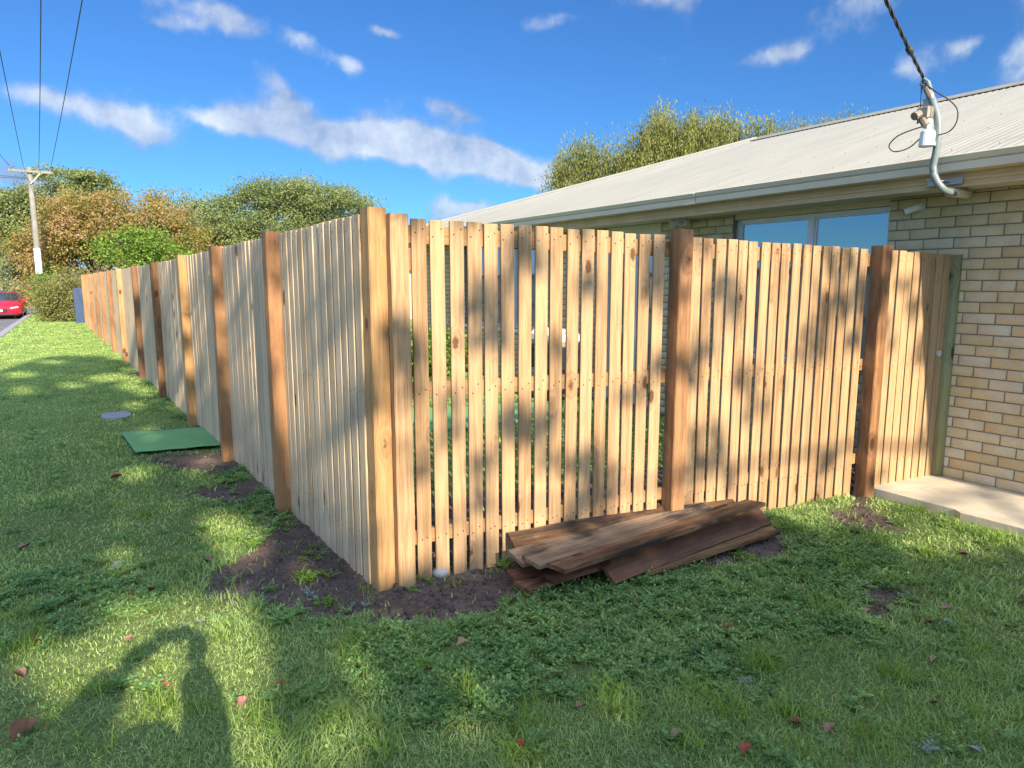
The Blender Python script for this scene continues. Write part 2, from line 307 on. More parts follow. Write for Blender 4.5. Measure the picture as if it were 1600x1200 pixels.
class MB:
    def __init__(s): s.v = []; s.f = []; s.m = []
    def add(s, v, f, mi=0):
        n = len(s.v); s.v += [tuple(p) for p in v]; s.f += [tuple(i+n for i in q) for q in f]; s.m += [mi]*len(f)
    def box(s, x0, x1, y0, y1, z0, z1, mi=0, ch=0.0, T=None):
        if ch <= 0:
            v = [(x, y, z) for z in (z0, z1) for y in (y0, y1) for x in (x0, x1)]
            f = [(0, 2, 3, 1), (4, 5, 7, 6), (0, 1, 5, 4), (2, 6, 7, 3), (0, 4, 6, 2), (1, 3, 7, 5)]
        else:
            bm = bmesh.new(); bmesh.ops.create_cube(bm, size=1)
            for q in bm.verts: q.co = Vector((x0+(q.co.x+.5)*(x1-x0), y0+(q.co.y+.5)*(y1-y0), z0+(q.co.z+.5)*(z1-z0)))
            bmesh.ops.bevel(bm, geom=list(bm.edges), offset=ch, segments=1, affect='EDGES')
            v = [q.co.copy() for q in bm.verts]; f = [[q.index for q in p.verts] for p in bm.faces]; bm.free()
        if T is not None: v = [T @ Vector(p) for p in v]
        s.add(v, f, mi); return s
    def tube(s, pts, r, n=8, mi=0, cap=True):
        pts = [Vector(p) for p in pts]; rs = r if isinstance(r, (list, tuple)) else [r]*len(pts)
        base = len(s.v); up = Vector((0.13, 0.31, 0.94))
        for i, p in enumerate(pts):
            t = (pts[min(i+1, len(pts)-1)] - pts[max(i-1, 0)]).normalized()
            a = t.cross(up)
            if a.length < 0.05: a = t.cross(Vector((1, 0, 0)))
            a.normalize(); b_ = t.cross(a)
            for k in range(n):
                an = 2*math.pi*k/n; s.v.append(tuple(p + (a*math.cos(an)+b_*math.sin(an))*rs[i]))
        for i in range(len(pts)-1):
            for k in range(n):
                s.f.append((base+i*n+k, base+i*n+(k+1) % n, base+(i+1)*n+(k+1) % n, base+(i+1)*n+k)); s.m.append(mi)
        if cap:
            s.f.append(tuple(base+k for k in range(n))[::-1]); s.m.append(mi)
            s.f.append(tuple(base+(len(pts)-1)*n+k for k in range(n))); s.m.append(mi)
        return s
    def disc(s, c, nrm_, r, n=8, mi=0):
        nn = Vector(nrm_).normalized(); a = nn.orthogonal().normalized(); b_ = nn.cross(a)
        s.add([Vector(c)+(a*math.cos(6.2832*k/n)+b_*math.sin(6.2832*k/n))*r for k in range(n)], [tuple(range(n))], mi); return s
    def build(s, name, mat, parent=None, mats=None, smooth=False, loc=None, rot=None):
        return mk(name, s.v, s.f, mat, parent, smooth, s.m if mats else None, mats, loc, rot)
def empty(name, loc=(0, 0, 0), rz=0):
    o = bpy.data.objects.new(name, None); C.objects.link(o); o.location = loc; o.rotation_euler = (0, 0, rz); o.empty_display_size = 0.2; return o
def tag(o, label=None, cat=None, group=None, kind=None):
    if label: o['label'] = label
    if cat: o['category'] = cat
    if group: o['group'] = group
    if kind: o['kind'] = kind
    return o
def copy_to(src, parent, loc, rot=None, scale=None):
    o = src.copy(); C.objects.link(o); o.parent = parent; o.location = loc
    if rot: o.rotation_euler = rot
    if scale: o.scale = scale
    return o
def catenary(a, b, sag, n=14):
    a, b = Vector(a), Vector(b); return [a.lerp(b, i/n) - Vector((0, 0, sag*4*(i/n)*(1-i/n))) for i in range(n+1)]
# value noise for the ground
_T = np.random.default_rng(3).random((256, 256))
def vnoise(x, y, s=1.0, o=0):
    x = np.asarray(x)*s+o*17.3; y = np.asarray(y)*s+o*5.7; xi = np.floor(x).astype(int); yi = np.floor(y).astype(int)
    fx = x-xi; fy = y-yi; fx = fx*fx*(3-2*fx); fy = fy*fy*(3-2*fy)
    g = lambda i, j: _T[i % 256, j % 256]
    return (g(xi, yi)*(1-fx)+g(xi+1, yi)*fx)*(1-fy)+(g(xi, yi+1)*(1-fx)+g(xi+1, yi+1)*fx)*fy
def fbm(x, y, s=1.0, o=0, n=4):
    t = 0; a = 0.5
    for k in range(n): t = t+a*vnoise(x, y, s*2**k, o+k); a *= 0.5
    return t/(1-0.5**n)
def ss(a, b, x): t = np.clip((x-a)/(b-a), 0, 1); return t*t*(3-2*t)

# ------------------------------------------------------------------ fence lines in plan
AX, AY = 1.18, 3.17
FD = np.array((math.cos(R(-5.5)), math.sin(R(-5.5))))          # along the front fence
SD = np.array((-0.035, 0.99939))                               # along the street fence
def front(s, out=0.0, z=0.0):                                   # out = towards the camera side
    return (AX+FD[0]*s+FD[1]*out, AY+FD[1]*s-FD[0]*out, z)
def seg_poly(px, z=0.0): return np.array([gnd(u, v, z) for u, v in px])
def poly_sd(P, x, y):
    """signed distance (negative inside) of points to polygon P"""
    x = np.asarray(x); y = np.asarray(y); d = np.full(x.shape, 1e9); ins = np.zeros(x.shape, bool); n = len(P)
    for i in range(n):
        a = P[i]; b_ = P[(i+1) % n]; e = b_-a; wx = x-a[0]; wy = y-a[1]
        t = np.clip((wx*e[0]+wy*e[1])/(e@e), 0, 1); d = np.minimum(d, np.hypot(wx-e[0]*t, wy-e[1]*t))
        c = ((a[1] > y) != (b_[1] > y)) & (x < (b_[0]-a[0])*(y-a[1])/(b_[1]-a[1]+1e-12)+a[0]); ins ^= c
    return np.where(ins, -d, d)
SOIL = [seg_poly(p) for p in (
    [(325, 905), (410, 850), (455, 800), (455, 775), (520, 800), (580, 880), (600, 895), (800, 868), (1020, 800), (1230, 835), (1215, 870), (1100, 885), (900, 905), (815, 945), (740, 965), (700, 978), (600, 985), (470, 965), (400, 950)],
    [(225, 712), (355, 705), (390, 725), (340, 742), (255, 728)], [(235, 684), (300, 665), (330, 668), (300, 676), (240, 690)],
    [(285, 765), (400, 745), (430, 760), (350, 790)], [(200, 583), (245, 578), (255, 586), (215, 590)],
    [(1310, 800), (1345, 778), (1365, 800), (1420, 842), (1380, 830), (1320, 822)], [(480, 775), (580, 880), (560, 860), (455, 790)],
    [(1020, 948), (1075, 935), (1095, 965), (1040, 985)], [(1350, 925), (1400, 920), (1410, 950), (1365, 960)])]
SOIL.append(np.array([(1.2, 3.2), (5.6, 2.75), (5.6, 4.1), (1.2, 4.3)]))
def soil_mask(x, y):
    d = np.full(np.shape(x), 9.0)
    for P in SOIL: d = np.minimum(d, poly_sd(P, x, y))
    d = d + (fbm(x, y, 5.0, 2)-0.5)*0.30 + (fbm(x, y, 19.0, 5)-0.5)*0.20
    return 1-ss(-0.07, 0.07, d)
def height(x, y):
    x = np.asarray(x, float); y = np.asarray(y, float)
    h = (fbm(x, y, 1.3, 1)-0.5)*0.03
    h = h + soil_mask(x, y)*((fbm(x, y, 9, 7)-0.5)*0.075-0.004) * (np.hypot(x, y) < 14)
    h = h - 0.14*(1-ss(-1.98, -1.86, x))                       # the street lies a kerb lower
    h = h + 3.0*ss(62, 92, y)*(x < 60)
    inside = (x > 1.2) & (y > 3.1)
    h = np.where((x > 4.7) & (y < 2.95), np.minimum(h, 0.0)-0.03, h)
    return h
# ------------------------------------------------------------------ ground sheet
def axis(parts):
    r = []
    for a, b_, st in parts: r += list(np.arange(a, b_-1e-6, st))
    r.append(parts[-1][1]); return np.array(r)
gx = axis([(-900, -60, 70), (-60, -8, 4), (-8, -2.2, 0.4), (-2.2, 6.4, 0.045), (6.4, 12, 0.6), (12, 60, 6), (60, 900, 70)])
gy = axis([(-300, -20, 35), (-20, -1, 1.0), (-1, 10, 0.045), (10, 24, 0.14), (24, 62, 2), (62, 96, 2), (96, 300, 20), (300, 1800, 150)])
X, Y = np.meshgrid(gx, gy); Z = height(X, Y); nx, ny = len(gx), len(gy)
idx = np.arange(nx*ny).reshape(ny, nx)
Q = np.stack([idx[:-1, :-1], idx[:-1, 1:], idx[1:, 1:], idx[1:, :-1]], -1).reshape(-1, 4)
g = mk_np('lawn', np.stack([X, Y, Z], -1).reshape(-1, 3), Q, M['ground']); tag(g, kind='structure')
at = g.data.attributes.new('soil', 'FLOAT', 'POINT'); at.data.foreach_set('value', (soil_mask(X, Y)*(np.hypot(X, Y) < 14)).astype(np.float32).ravel())
at = g.data.attributes.new('dry', 'FLOAT', 'POINT'); at.data.foreach_set('value', (ss(54, 62, Y)*1.0*(1-ss(60, 61, X))).astype(np.float32).ravel())
g.data.polygons.foreach_set('use_smooth', [True]*len(g.data.polygons))

b = MB(); b.box(-9.5, -2.1, -60, 46, -0.16, -0.105); b.box(-60, 60, 46, 54, -0.16, -0.105)
tag(b.build('road', M['asphalt']), kind='structure')
b = MB(); 
for i in range(36): b.box(-2.1, -1.88, -12+i*1.6, -12+i*1.6+1.592, -0.18, 0.012, ch=0.012)
tag(b.build('kerb', M['grey_conc']), kind='structure')
# concrete path by the house wall
pp = [gnd(1352, 764), (4.86, 2.2), gnd(1500, 806), gnd(1600, 832), (4.75, 0.6), (4.7, -6), (5.66, -6), (5.66, 2.84)]
pp = [(p[0], p[1]) for p in pp]; n = len(pp)
v = [(x, y, 0.022) for x, y in pp]+[(x, y, -0.12) for x, y in pp]
tag(mk('path', v, [tuple(range(n))[::-1] if False else tuple(range(n))]+[(i, (i+1) % n, (i+1) % n+n, i+n) for i in range(n)], M['concrete']), kind='structure')

# ------------------------------------------------------------------ fences
NAILZ = (0.125, 0.54, 0.955)
def picket_mesh(w_, h_, t_, name='picket', pale=False, nails=(0.22, 0.97, 1.745), seed=0):
    rr = random.Random(seed); b = MB(); b.box(-w_/2, w_/2, 0, t_, 0, h_, 0, ch=0.0025)
    for z in nails:
        for sx_, dz in ((-w_*0.24, -0.012), (w_*0.24, 0.016)):
            b.disc((sx_+rr.uniform(-.006, .006), -0.0006, z+dz+rr.uniform(-.012, .012)), (0, -1, 0), 0.0042, 7, 1)
    me = b.build(name, None, mats=[M['picket_pale' if pale else 'picket'], M['nail']]); return me
ftop = lambda s: 1.832-0.0235*s
ff = empty('picket_fence', (AX, AY, 0), R(-5.5))
tag(ff, 'front run of new pine pickets facing the camera, between corner post and brick wall', 'fence')
# local frame of ff: X along, -Y outwards (towards the camera)
PT = [picket_mesh(0.074, 1.80, 0.017, seed=k) for k in range(4)]
for o in PT: C.objects.unlink(o)
def put_pickets(parent, s0, s1, pitch, protos, topf, out_y, mirror=False, jit=0.0025, width=1.0, z0=-0.015, rail_t=0.0):
    n = int(round((s1-s0)/pitch))
    for i in range(n+1):
        s = s0+(s1-s0)*i/max(n, 1); p = protos[(i*7+int(s0*10)) % len(protos)]
        o = p.copy(); C.objects.link(o); o.name = 'picket'; o.parent = parent
        hh = topf(s)-z0+random.uniform(-0.004, 0.004)
        o.location = (s+random.uniform(-jit, jit), out_y, z0); o.scale = (width*random.uniform(0.97, 1.02), 1, hh/1.80)
        o.rotation_euler = (random.uniform(-.003, .003), random.uniform(-.0035, .0035), (math.pi if mirror else 0)+random.uniform(-.02, .02))
        if mirror: o.location.y = out_y
put_pickets(ff, 0.250, 1.700, 0.0975, PT, ftop, -0.017, width=1.035)
put_pickets(ff, 1.985, 3.46, 0.0918, PT, ftop, -0.017, width=0.99)
put_pickets(ff, 3.70, 4.40, 0.0875, PT, ftop, -0.017, width=0.99)
def rail(parent, s0, s1, z0a, z1a, y0, y1, slope):
    b = MB(); b.box(0, s1-s0, y0, y1, 0, z1a-z0a, ch=0.003)
    return b.build('rail', M['rail'], parent, loc=(s0, 0, z0a+slope(s0)), rot=(0, -math.atan((slope(s1)-slope(s0))/(s1-s0)), 0))
for s0, s1 in ((0.06, 1.80), (1.80, 3.56), (3.56, 4.43)):
    for z0, z1, sl in ((1.712, 1.800, -0.0235), (0.948, 1.030, -0.014), (0.178, 0.254, 0.010)):
        rail(ff, s0+.002, s1-.002, z0, z1, 0.0005, 0.035, lambda s, sl=sl: sl*s)
def post(parent, s, w_, y0, y1, h_, mat, label=None, lean=0.0, cut=0.0, split=False):
    bm = bmesh.new(); bmesh.ops.create_cube(bm, size=1)
    for q in bm.verts: q.co = Vector((q.co.x*w_, y0+(q.co.y+.5)*(y1-y0), -0.1+(q.co.z+.5)*(h_+0.1)))
    bmesh.ops.bevel(bm, geom=list(bm.edges), offset=0.004, segments=2, affect='EDGES')
    bmesh.ops.subdivide_edges(bm, edges=[e for e in bm.edges if abs(e.verts[0].co.z-e.verts[1].co.z) > 0.5], cuts=22)
    rr = random.Random(int(s*1000)+3); a1, a2, p1, p2 = rr.uniform(.001, .0035), rr.uniform(.001, .003), rr.uniform(0, 6), rr.uniform(0, 6)
    for q in bm.verts: z = q.co.z; q.co.x += a1*math.sin(z*2.1+p1)+0.0012*math.sin(z*17+p2*3+q.co.y*40); q.co.y += a2*math.sin(z*1.7+p2)+0.001*math.sin(z*23+p1)
    me = bpy.data.meshes.new('post'); bm.to_mesh(me); bm.free(); me.materials.append(mat)
    o = bpy.data.objects.new('post', me); C.objects.link(o); o.parent = parent; o.location = (s, 0, 0); o.rotation_euler = (0, lean, 0)
    if label: o['label'] = label
    return o
post(ff, 0.128, 0.088, -0.092, 0.005, 1.838, M['picket'], 'broad pale timber next to the corner post, standing slightly lower')
post(ff, 1.835, 0.098, -0.098, 0.0, 1.822, M['post'], 'orange brown post behind the old boards, darker on its left side')
post(ff, 3.60, 0.098, -0.098, 0.0, 1.772, M['post'], 'rough orange brown post nearest the house')
b = MB(); b.tube([(0, 0, -0.1), (0, 0, 0.9), (0.004, 0, 1.725)], [0.048, 0.047, 0.046], 20)
o = b.build('post', M['post_green'], ff, smooth=True, loc=(4.475, -0.03, 0)); o['label'] = 'round green stained end post against the brick wall'
b = MB(); b.tube([(0, 0.004, 0), (0, -0.008, 0)], 0.024, 20); o = b.build('reflector', M['frame'], ff, loc=(4.375, -0.027, 0.985)); o['label'] = 'small round silver disc fixed to the pickets'

# street fence: local X along SD, outwards (street side) = local +Y
sf = empty('picket_fence', (AX, AY, 0), math.atan2(SD[1], SD[0]))
tag(sf, 'long street run of pale pickets with brown posts, receding along the lawn', 'fence')
stop = lambda s: 1.842-0.011*min(s, 7)
PS = [picket_mesh(0.078, 1.80, 0.019, pale=True, seed=k+9) for k in range(4)]
for o in PS: C.objects.unlink(o)
PSG = [picket_mesh(0.078, 1.80, 0.019, pale=False, seed=k+19) for k in range(3)]
for o in PSG: C.objects.unlink(o)
sposts = [1.40, 3.10, 4.80, 6.98, 9.24, 11.96, 14.3, 16.6, 18.9, 21.2, 23.5, 25.6]
prev = 0.105; done = 0
for k, ps in enumerate(sposts[:5]):
    put_pickets(sf, prev, ps-0.03, 0.0975, PS, stop, 0.019, mirror=True); prev = ps+0.15
b = MB(); s = prev                                             # the far pickets beyond the hundred nearest
while s < 27.2:
    if not any(abs(s-p) < 0.07 for p in sposts):
        b.box(s-.039, s+.039, 0.0, 0.019, -0.015, stop(s)+random.uniform(-.006, .006))
    s += 0.0975
o = b.build('picket', M['picket_pale'], sf); o['kind'] = 'stuff'
for k, ps in enumerate(sposts):
    post(sf, ps+0.05, 0.1, 0.0, 0.1, stop(ps)+0.012, M['post'] if k not in (2, 5) else M['post_light'])
for k, ps in enumerate(sposts+[27.3]):
    a = ([0.0]+sposts)[k]
    for z0, z1 in ((1.712, 1.800), (0.948, 1.030), (0.178, 0.254)):
        rail(sf, a+.002, ps-.002, z0, z1, -0.035, -0.0005, lambda s: stop(s)-1.842)
# the corner post belongs to the street run
o = post(sf, 0.045, 0.098, -0.082, 0.010, 1.868, M['post_light'], 'tall orange corner post, highest of the fence posts')
o.location = (0.0, 0.0, 0); o.location.x = 0.012
b = MB(); b.box(27.5, 27.58, -0.35, 0.32, 0, 1.33, ch=.01)
gp = b.build('gate_post', M['blue']); tag(gp, 'dark blue narrow panel at the far end of the picket fence', 'gate')
gp.location = (AX, AY, 0); gp.rotation_euler = (0, 0, math.atan2(SD[1], SD[0]))

# ------------------------------------------------------------------ old boards
def wp(u, v, z): x, y = gnd(u, v, z); return Vector((x, y, z))
def board(L, Rr, wid, roll, mat, label, t=0.022, nameseed=0, bend=0.0, name='old_board'):
    d = Rr-L; ln = d.length; n = 14; rr = random.Random(nameseed)
    vs = []; fs = []; 
    for i in range(n+1):
        x = ln*i/n; e = rr.uniform(-.003, .003); e2 = rr.uniform(-.003, .003); cut = (rr.uniform(-.006, .006) if i in (0, n) else 0)
        bz = bend*math.sin(math.pi*i/n)
        for (yy, zz) in ((-wid/2+e, 0), (wid/2+e2, 0), (wid/2+e2, t), (-wid/2+e, t)):
            vs.append((x+cut+(0.03*yy if i in (0, n) else 0), yy, zz+bz))
    for i in range(n):
        for k in range(4): fs.append((i*4+k, i*4+(k+1) % 4, (i+1)*4+(k+1) % 4, (i+1)*4+k))
    fs += [(3, 2, 1, 0), (n*4, n*4+1, n*4+2, n*4+3)]
    o = mk(name, vs, fs, mat); o.location = L
    xa = d.normalized(); ya = Vector((0, 0, 1)).cross(xa).normalized(); za = xa.cross(ya)
    Mx = Matrix((xa, ya, za)).transposed(); o.rotation_euler = (Mx @ Matrix.Rotation(roll, 3, 'X')).to_euler()
    tag(o, label, 'board', 'old weathered boards piled against the fence'); return o
BO, RB = M['oldboard'], M['redboard']
GB = wood('grey_weathered_board', (0.06, 0.038, 0.022), (0.27, 0.185, 0.11), (0.05, 0.025, 0.015), per_obj=0.5, axis='X', stain=0.95, stainc=(0.016, 0.014, 0.013), knotlike=0.4, grey=(0.20, 0.185, 0.16), grain=40)
board(wp(814, 922, .02), wp(935, 880, .02), .13, 0.0, BO, 'pale weathered board end lying flat on the soil, lowest at the left of the pile', nameseed=1)
board(wp(800, 905, .03), wp(960, 868, .03), .10, 0.1, RB, 'dark narrow board end lying low behind the pale board end on the soil', nameseed=2)
board(wp(862, 908, .055), wp(1050, 850, .055), .10, -.1, RB, 'dark brown board end tucked under the overlapping top boards', nameseed=3)
board(wp(1000, 893, .02), wp(1207, 829, .03), .12, 0.05, BO, 'brown board lying lowest at the right end of the pile', nameseed=4)
board(wp(945, 897, .06), wp(1190, 806, .09), .15, 0.62, RB, 'reddish brown board tilted on edge at the front of the pile', nameseed=5, bend=.006)
board(wp(800, 853, .12), wp(1143, 783, .105), .15, 0.55, BO, 'dark board at the back of the pile leaning on the pickets', nameseed=6)
board(wp(804, 876, .105), wp(1110, 797, .125), .155, 0.12, GB, 'brown wavy grained board second from the fence in the pile', nameseed=7)
board(wp(830, 882, .135), wp(1085, 806, .15), .145, 0.0, GB, 'grey ended board lying just under the topmost board', nameseed=8)
board(wp(869, 891, .165), wp(1181, 788, .175), .14, -0.12, BO, 'topmost brown board with pale scrape near its left end', nameseed=9, bend=-.004)

# ------------------------------------------------------------------ house
WX = 5.64
house = empty('brick_house', (WX, 3, 0)); tag(house, 'cream brick house with pale corrugated steel roof behind the picket fence', 'house')
HO = Vector((WX, 3, 0))
def hb(b, name, mat, parent=house, **kw):
    o = b.build(name, mat, parent, **kw); o.location = -HO if parent is house else (0, 0, 0); return o
YW0, YW1 = -7.0, 12.5
OPEN = [(3.25, 4.84, 0.83, 2.3), (5.86, 6.86, 0.05, 2.3), (8.33, 10.56, 0.82, 2.3)]
# bricks, each a small rounded block of its own island
cz, cl, mo = 0.0797, 0.2215, 0.0085
V = []; Q = []
def brick(y0, y1, z0, z1, dx=0.0):
    e = 0.006; j = random.uniform(-.0012, .0012)+dx; k = len(V)
    for (dy, xx) in ((0, WX+0.014), (0.0, WX+0.003+j), (e, WX-0.002+j)):
        for (yy, zz) in ((y0+dy, z0+dy), (y1-dy, z0+dy), (y1-dy, z1-dy), (y0+dy, z1-dy)):
            V.append((xx, yy+random.uniform(-.0012, .0012), zz+random.uniform(-.001, .001)))
    for r_ in (0, 1):
        for i in range(4): Q.append((k+r_*4+i, k+r_*4+(i+1) % 4, k+(r_+1)*4+(i+1) % 4, k+(r_+1)*4+i))
    Q.append((k+8, k+9, k+10, k+11))
zc = 0.024; row = 0
while zc < 2.18:
    z1 = min(zc+cz-mo, 2.19); y = YW0+(cl/2 if row % 2 else 0)
    while y < YW1:
        segs = [(max(y, YW0), min(y+cl-mo, YW1))]
        for (a, c_, oz0, oz1) in OPEN:
            if z1 > oz0 and zc < oz1:
                ns = []
                for (p, q) in segs:
                    if q <= a or p >= c_: ns.append((p, q)); continue
                    if p < a: ns.append((p, a))
                    if q > c_: ns.append((c_, q))
                segs = ns
        for (p, q) in segs:
            if q-p > 0.02: brick(p, q, zc, z1)
        y += cl
    zc += cz; row += 1
hb_ = mk_np('brick_wall', np.array(V), np.array(Q), M['brick'], house); hb_.location = -HO
b = MB()                                                        # mortar and wall body with openings
ys = sorted([YW0, YW1]+[a for o_ in OPEN for a in o_[:2]])
cur = YW0
for (a, c_, oz0, oz1) in OPEN:
    b.box(WX+0.006, WX+0.24, cur, a, -0.1, 2.19)
    b.box(WX+0.006, WX+0.24, a, c_, -0.1, oz0); cur = c_
b.box(WX+0.006, WX+0.24, cur, YW1, -0.1, 2.19)
b.box(WX+0.24, WX+8.9, YW1-0.24, YW1-0.001, -0.1, 2.19)
hb(b, 'wall_core', M['mortar'])
# windows and door
def window(y0, y1, z0, z1, mull, sill=True, name='window'):
    b = MB(); x0, x1 = WX+0.06, WX+0.11; t = 0.032
    b.box(x0, x1, y0, y0+t, z0, z1); b.box(x0, x1, y1-t, y1, z0, z1)
    b.box(x0, x1, y0+t, y1-t, z1-t, z1); b.box(x0, x1, y0+t, y1-t, z0, z0+t)
    for m_ in mull: b.box(x0-.004, x1, m_-.028, m_+.028, z0+t, z1-t)
    ys_ = [y0+t]+list(mull)+[y1-t]
    fr = hb(b, name, M['frame'])
    for i in range(len(ys_)-1):                                  # inner sash and pane
        a, c_ = ys_[i]+(.028 if i else 0), ys_[i+1]-(.028 if i < len(mull) else 0)
        p = MB(); p.box(x0+.03, x0+.034, a, c_, z0+t, z1-t); pn = p.build('pane', M['glass'], fr)
        s_ = MB(); q = 0.015
        s_.box(x0+.012, x0+.028, a, a+q, z0+t, z1-t); s_.box(x0+.012, x0+.028, c_-q, c_, z0+t, z1-t); s_.box(x0+.012, x0+.028, a+q, c_-q, z1-t-q, z1-t)
        s_.box(x0+.012, x0+.028, a+q, c_-q, z0+t, z0+t+q); s_.build('sash', M['frame'], fr)
    if sill:
        s_ = MB(); s_.box(WX-.03, WX+.058, y0+.003, y1-.003, z0-.055, z0-.003, ch=.006); s_.build('sill', M['white_metal'], fr)
    return fr
window(3.25, 4.84, 0.83, 2.135, [4.0]); window(8.33, 10.56, 0.82, 2.135, [9.05, 9.85])
dr = window(5.86, 6.86, 0.05, 2.02, [6.32], False, 'door'); dr['label'] = 'glazed white framed door under a cream panel'
b = MB(); b.box(WX+0.03, WX+0.07, 5.865, 7.0-.145, 2.024, 2.185); hb(b, 'door_panel', M['cream'])
for (a, c_, *_r) in (OPEN[0], OPEN[2]):
    b = MB(); b.box(WX+.02, WX+.115, a+.002, c_-.002, 2.138, 2.188); hb(b, 'lintel_panel', M['gutter'])
b = MB(); b.box(WX+.115, WX+.23, 3.0, 12.3, 0, 2.17); hb(b, 'inner_lining', M['cream'])
# fascia, soffit, gutter
YE0, YE1 = -7.3, 12.93
def extr(profile, name, mat, ya, yb, closed=True):
    n = len(profile); v = [(x, ya, z) for x, z in profile]+[(x, yb, z) for x, z in profile]
    f = [(i, (i+1) % n, (i+1) % n+n, i+n) for i in range(n if closed else n-1)]
    if closed: f += [tuple(range(n))[::-1], tuple(range(n, 2*n))]
    o = mk(name, v, f, mat, house); o.location = -HO; return o
extr([(5.225, 2.262), (5.225, 2.235), (5.218, 2.232), (5.218, 2.212), (5.226, 2.209), (5.226, 2.190), (5.216, 2.187), (5.216, 2.172), (5.245, 2.172), (5.245, 2.30), (5.225, 2.30)], 'fascia', M['fascia'], YE0, YE1)
b = MB(); b.box(5.246, WX+.02, YE0, YE1, 2.192, 2.2); hb(b, 'soffit', M['cream'])
gut = [(5.222, 2.365), (5.222, 2.266), (5.130, 2.266), (5.112, 2.272), (5.108, 2.318), (5.118, 2.326), (5.104, 2.333), (5.090, 2.368), (5.096, 2.376), (5.106, 2.372), (5.118, 2.336), (5.126, 2.326), (5.126, 2.28), (5.212, 2.28), (5.212, 2.365)]
extr(gut, 'gutter', M['gutter'], YE0, 4.85); extr([(x-.004, z-.003) for x, z in gut], 'gutter', M['gutter'], 4.86, YE1+.07)
# corrugated roof
EX, EZ, RX, K = 5.115, 2.362, 9.96, 0.3185
yv = np.arange(YE0, YE1+.05, 0.0762/6); xm = np.minimum(RX, EX+(YE1+.05-yv)); zz = 0.0075*np.cos(2*np.pi*yv/0.0762)
xs = [np.full_like(yv, EX), xm]; V = []
for x_ in xs: V.append(np.stack([x_, yv, EZ+K*(x_-EX)+zz], -1))
V = np.concatenate(V); n = len(yv); i = np.arange(n-1); Q = np.stack([i, i+n, i+n+1, i+1], -1)
ro = mk_np('roof', V, Q, M['roof'], house); ro.location = -HO; ro.data.polygons.foreach_set('use_smooth', [True]*(n-1))
b = MB(); b.add([(EX, YE1+.05, EZ), (RX, YE1+.05-(RX-EX), EZ+K*(RX-EX)), (RX*2-EX, YE1+.05, EZ)], [(0, 1, 2)])
b.add([(RX, YE1+.05-(RX-EX), EZ+K*(RX-EX)), (RX, YE0, EZ+K*(RX-EX)), (RX*2-EX, YE0, EZ), (RX*2-EX, YE1+.05, EZ)], [(0, 1, 2, 3)])
ob = b.build('roof_far_side', M['roof'], ro)
hipx = YE1+.05-(RX-EX); zr = EZ+K*(RX-EX)
b = MB(); 
def cap(p, q, wv_=0.16):
    p, q = Vector(p), Vector(q); d = (q-p).normalized(); s_ = d.cross(Vector((0, 0, 1))).normalized()
    pts = []
    for c_ in (p, q):
        for (o_, h_) in ((-wv_, -0.045), (-wv_*.98, -0.034), (-.035, .008), (-.02, .03), (.02, .03), (.035, .008), (wv_*.98, -0.034), (wv_, -0.045)): pts.append(c_+s_*o_+Vector((0, 0, h_+.012)))
    b.add(pts, [(i, i+1, i+9, i+8) for i in range(7)])
cap((RX, YE0, zr), (RX, hipx, zr)); cap((EX, YE1+.05, EZ+.01), (RX, hipx, zr+.01), 0.12)
b.build('ridge_cap', M['roof'], ro)
b = MB()                                                        # roof screws on the crests
for xr_ in (5.35, 6.2, 7.05, 7.9, 8.75, 9.6):
    k = 0; y = math.ceil(YE0/0.0762)*0.0762
    while y < YE1:
        if k % 4 == 0 and xr_ < EX+(YE1-y)-.1:
            yy = y+(0.1524 if int(xr_*10) % 2 else 0); c0 = Vector((xr_+random.uniform(-.01, .01), yy, EZ+K*(xr_-EX)+0.0115))
            b.tube([c0, c0+Vector((-.002, 0, .007))], .0085, 6)
        y += 0.0762; k += 1
o = b.build('roof_screw', M['galv'], ro); o['kind'] = 'stuff'
b = MB(); b.box(5.0+WX-5.0+.0, 14.2, YW0-.2, YW0, -.1, 2.19); hb(b, 'end_wall', M['mortar'])

# things on the house
fl = empty('flood_light', (WX-.003, 5.47, 2.20)); tag(fl, 'white twin flood light on the brick pier under the eave', 'security light')
b = MB(); b.tube([(0, 0, -.03), (-.03, 0, -.03)], .045, 14); b.tube([(-.03, 0, -.03), (-.07, 0, -.02)], .03, 12); b.build('mount', M['white_metal'], fl, smooth=False)
for s_ in (-1, 1):
    b = MB(); c0 = Vector((-.07, s_*.02, -.03)); d = Vector((-.85, s_*.5, -.12)).normalized()
    b.tube([c0, c0+d*.03, c0+d*.07, c0+d*.10, c0+d*.115], [.014, .02, .042, .05, .05], 14)
    h_ = b.build('lamp_head', M['white_metal'], fl, smooth=False); b = MB(); b.disc(c0+d*.117, d, .044, 14); b.build('lens', M['lens'], h_)
sc_ = empty('security_camera', (WX, 3.03, 2.10)); tag(sc_, 'white bullet security camera on bricks right of the window', 'camera')
b = MB(); b.tube([(0, -.03, 0), (-.02, -.03, 0)], .028, 12); b.tube([(-.02, -.03, 0), (-.055, -.01, -.01)], .012, 8); b.build('bracket', M['white_metal'], sc_)
b = MB(); d = Vector((-.55, .75, -.35)).normalized(); c0 = Vector((-.05, -.02, -.005))
b.tube([c0-d*.02, c0, c0+d*.085, c0+d*.09], [.020, .027, .027, .024], 14); bd = b.build('camera_body', M['white_metal'], sc_, smooth=False)
b = MB(); b.disc(c0+d*.0915, d, .021, 12); b.build('camera_lens', M['black'], bd)
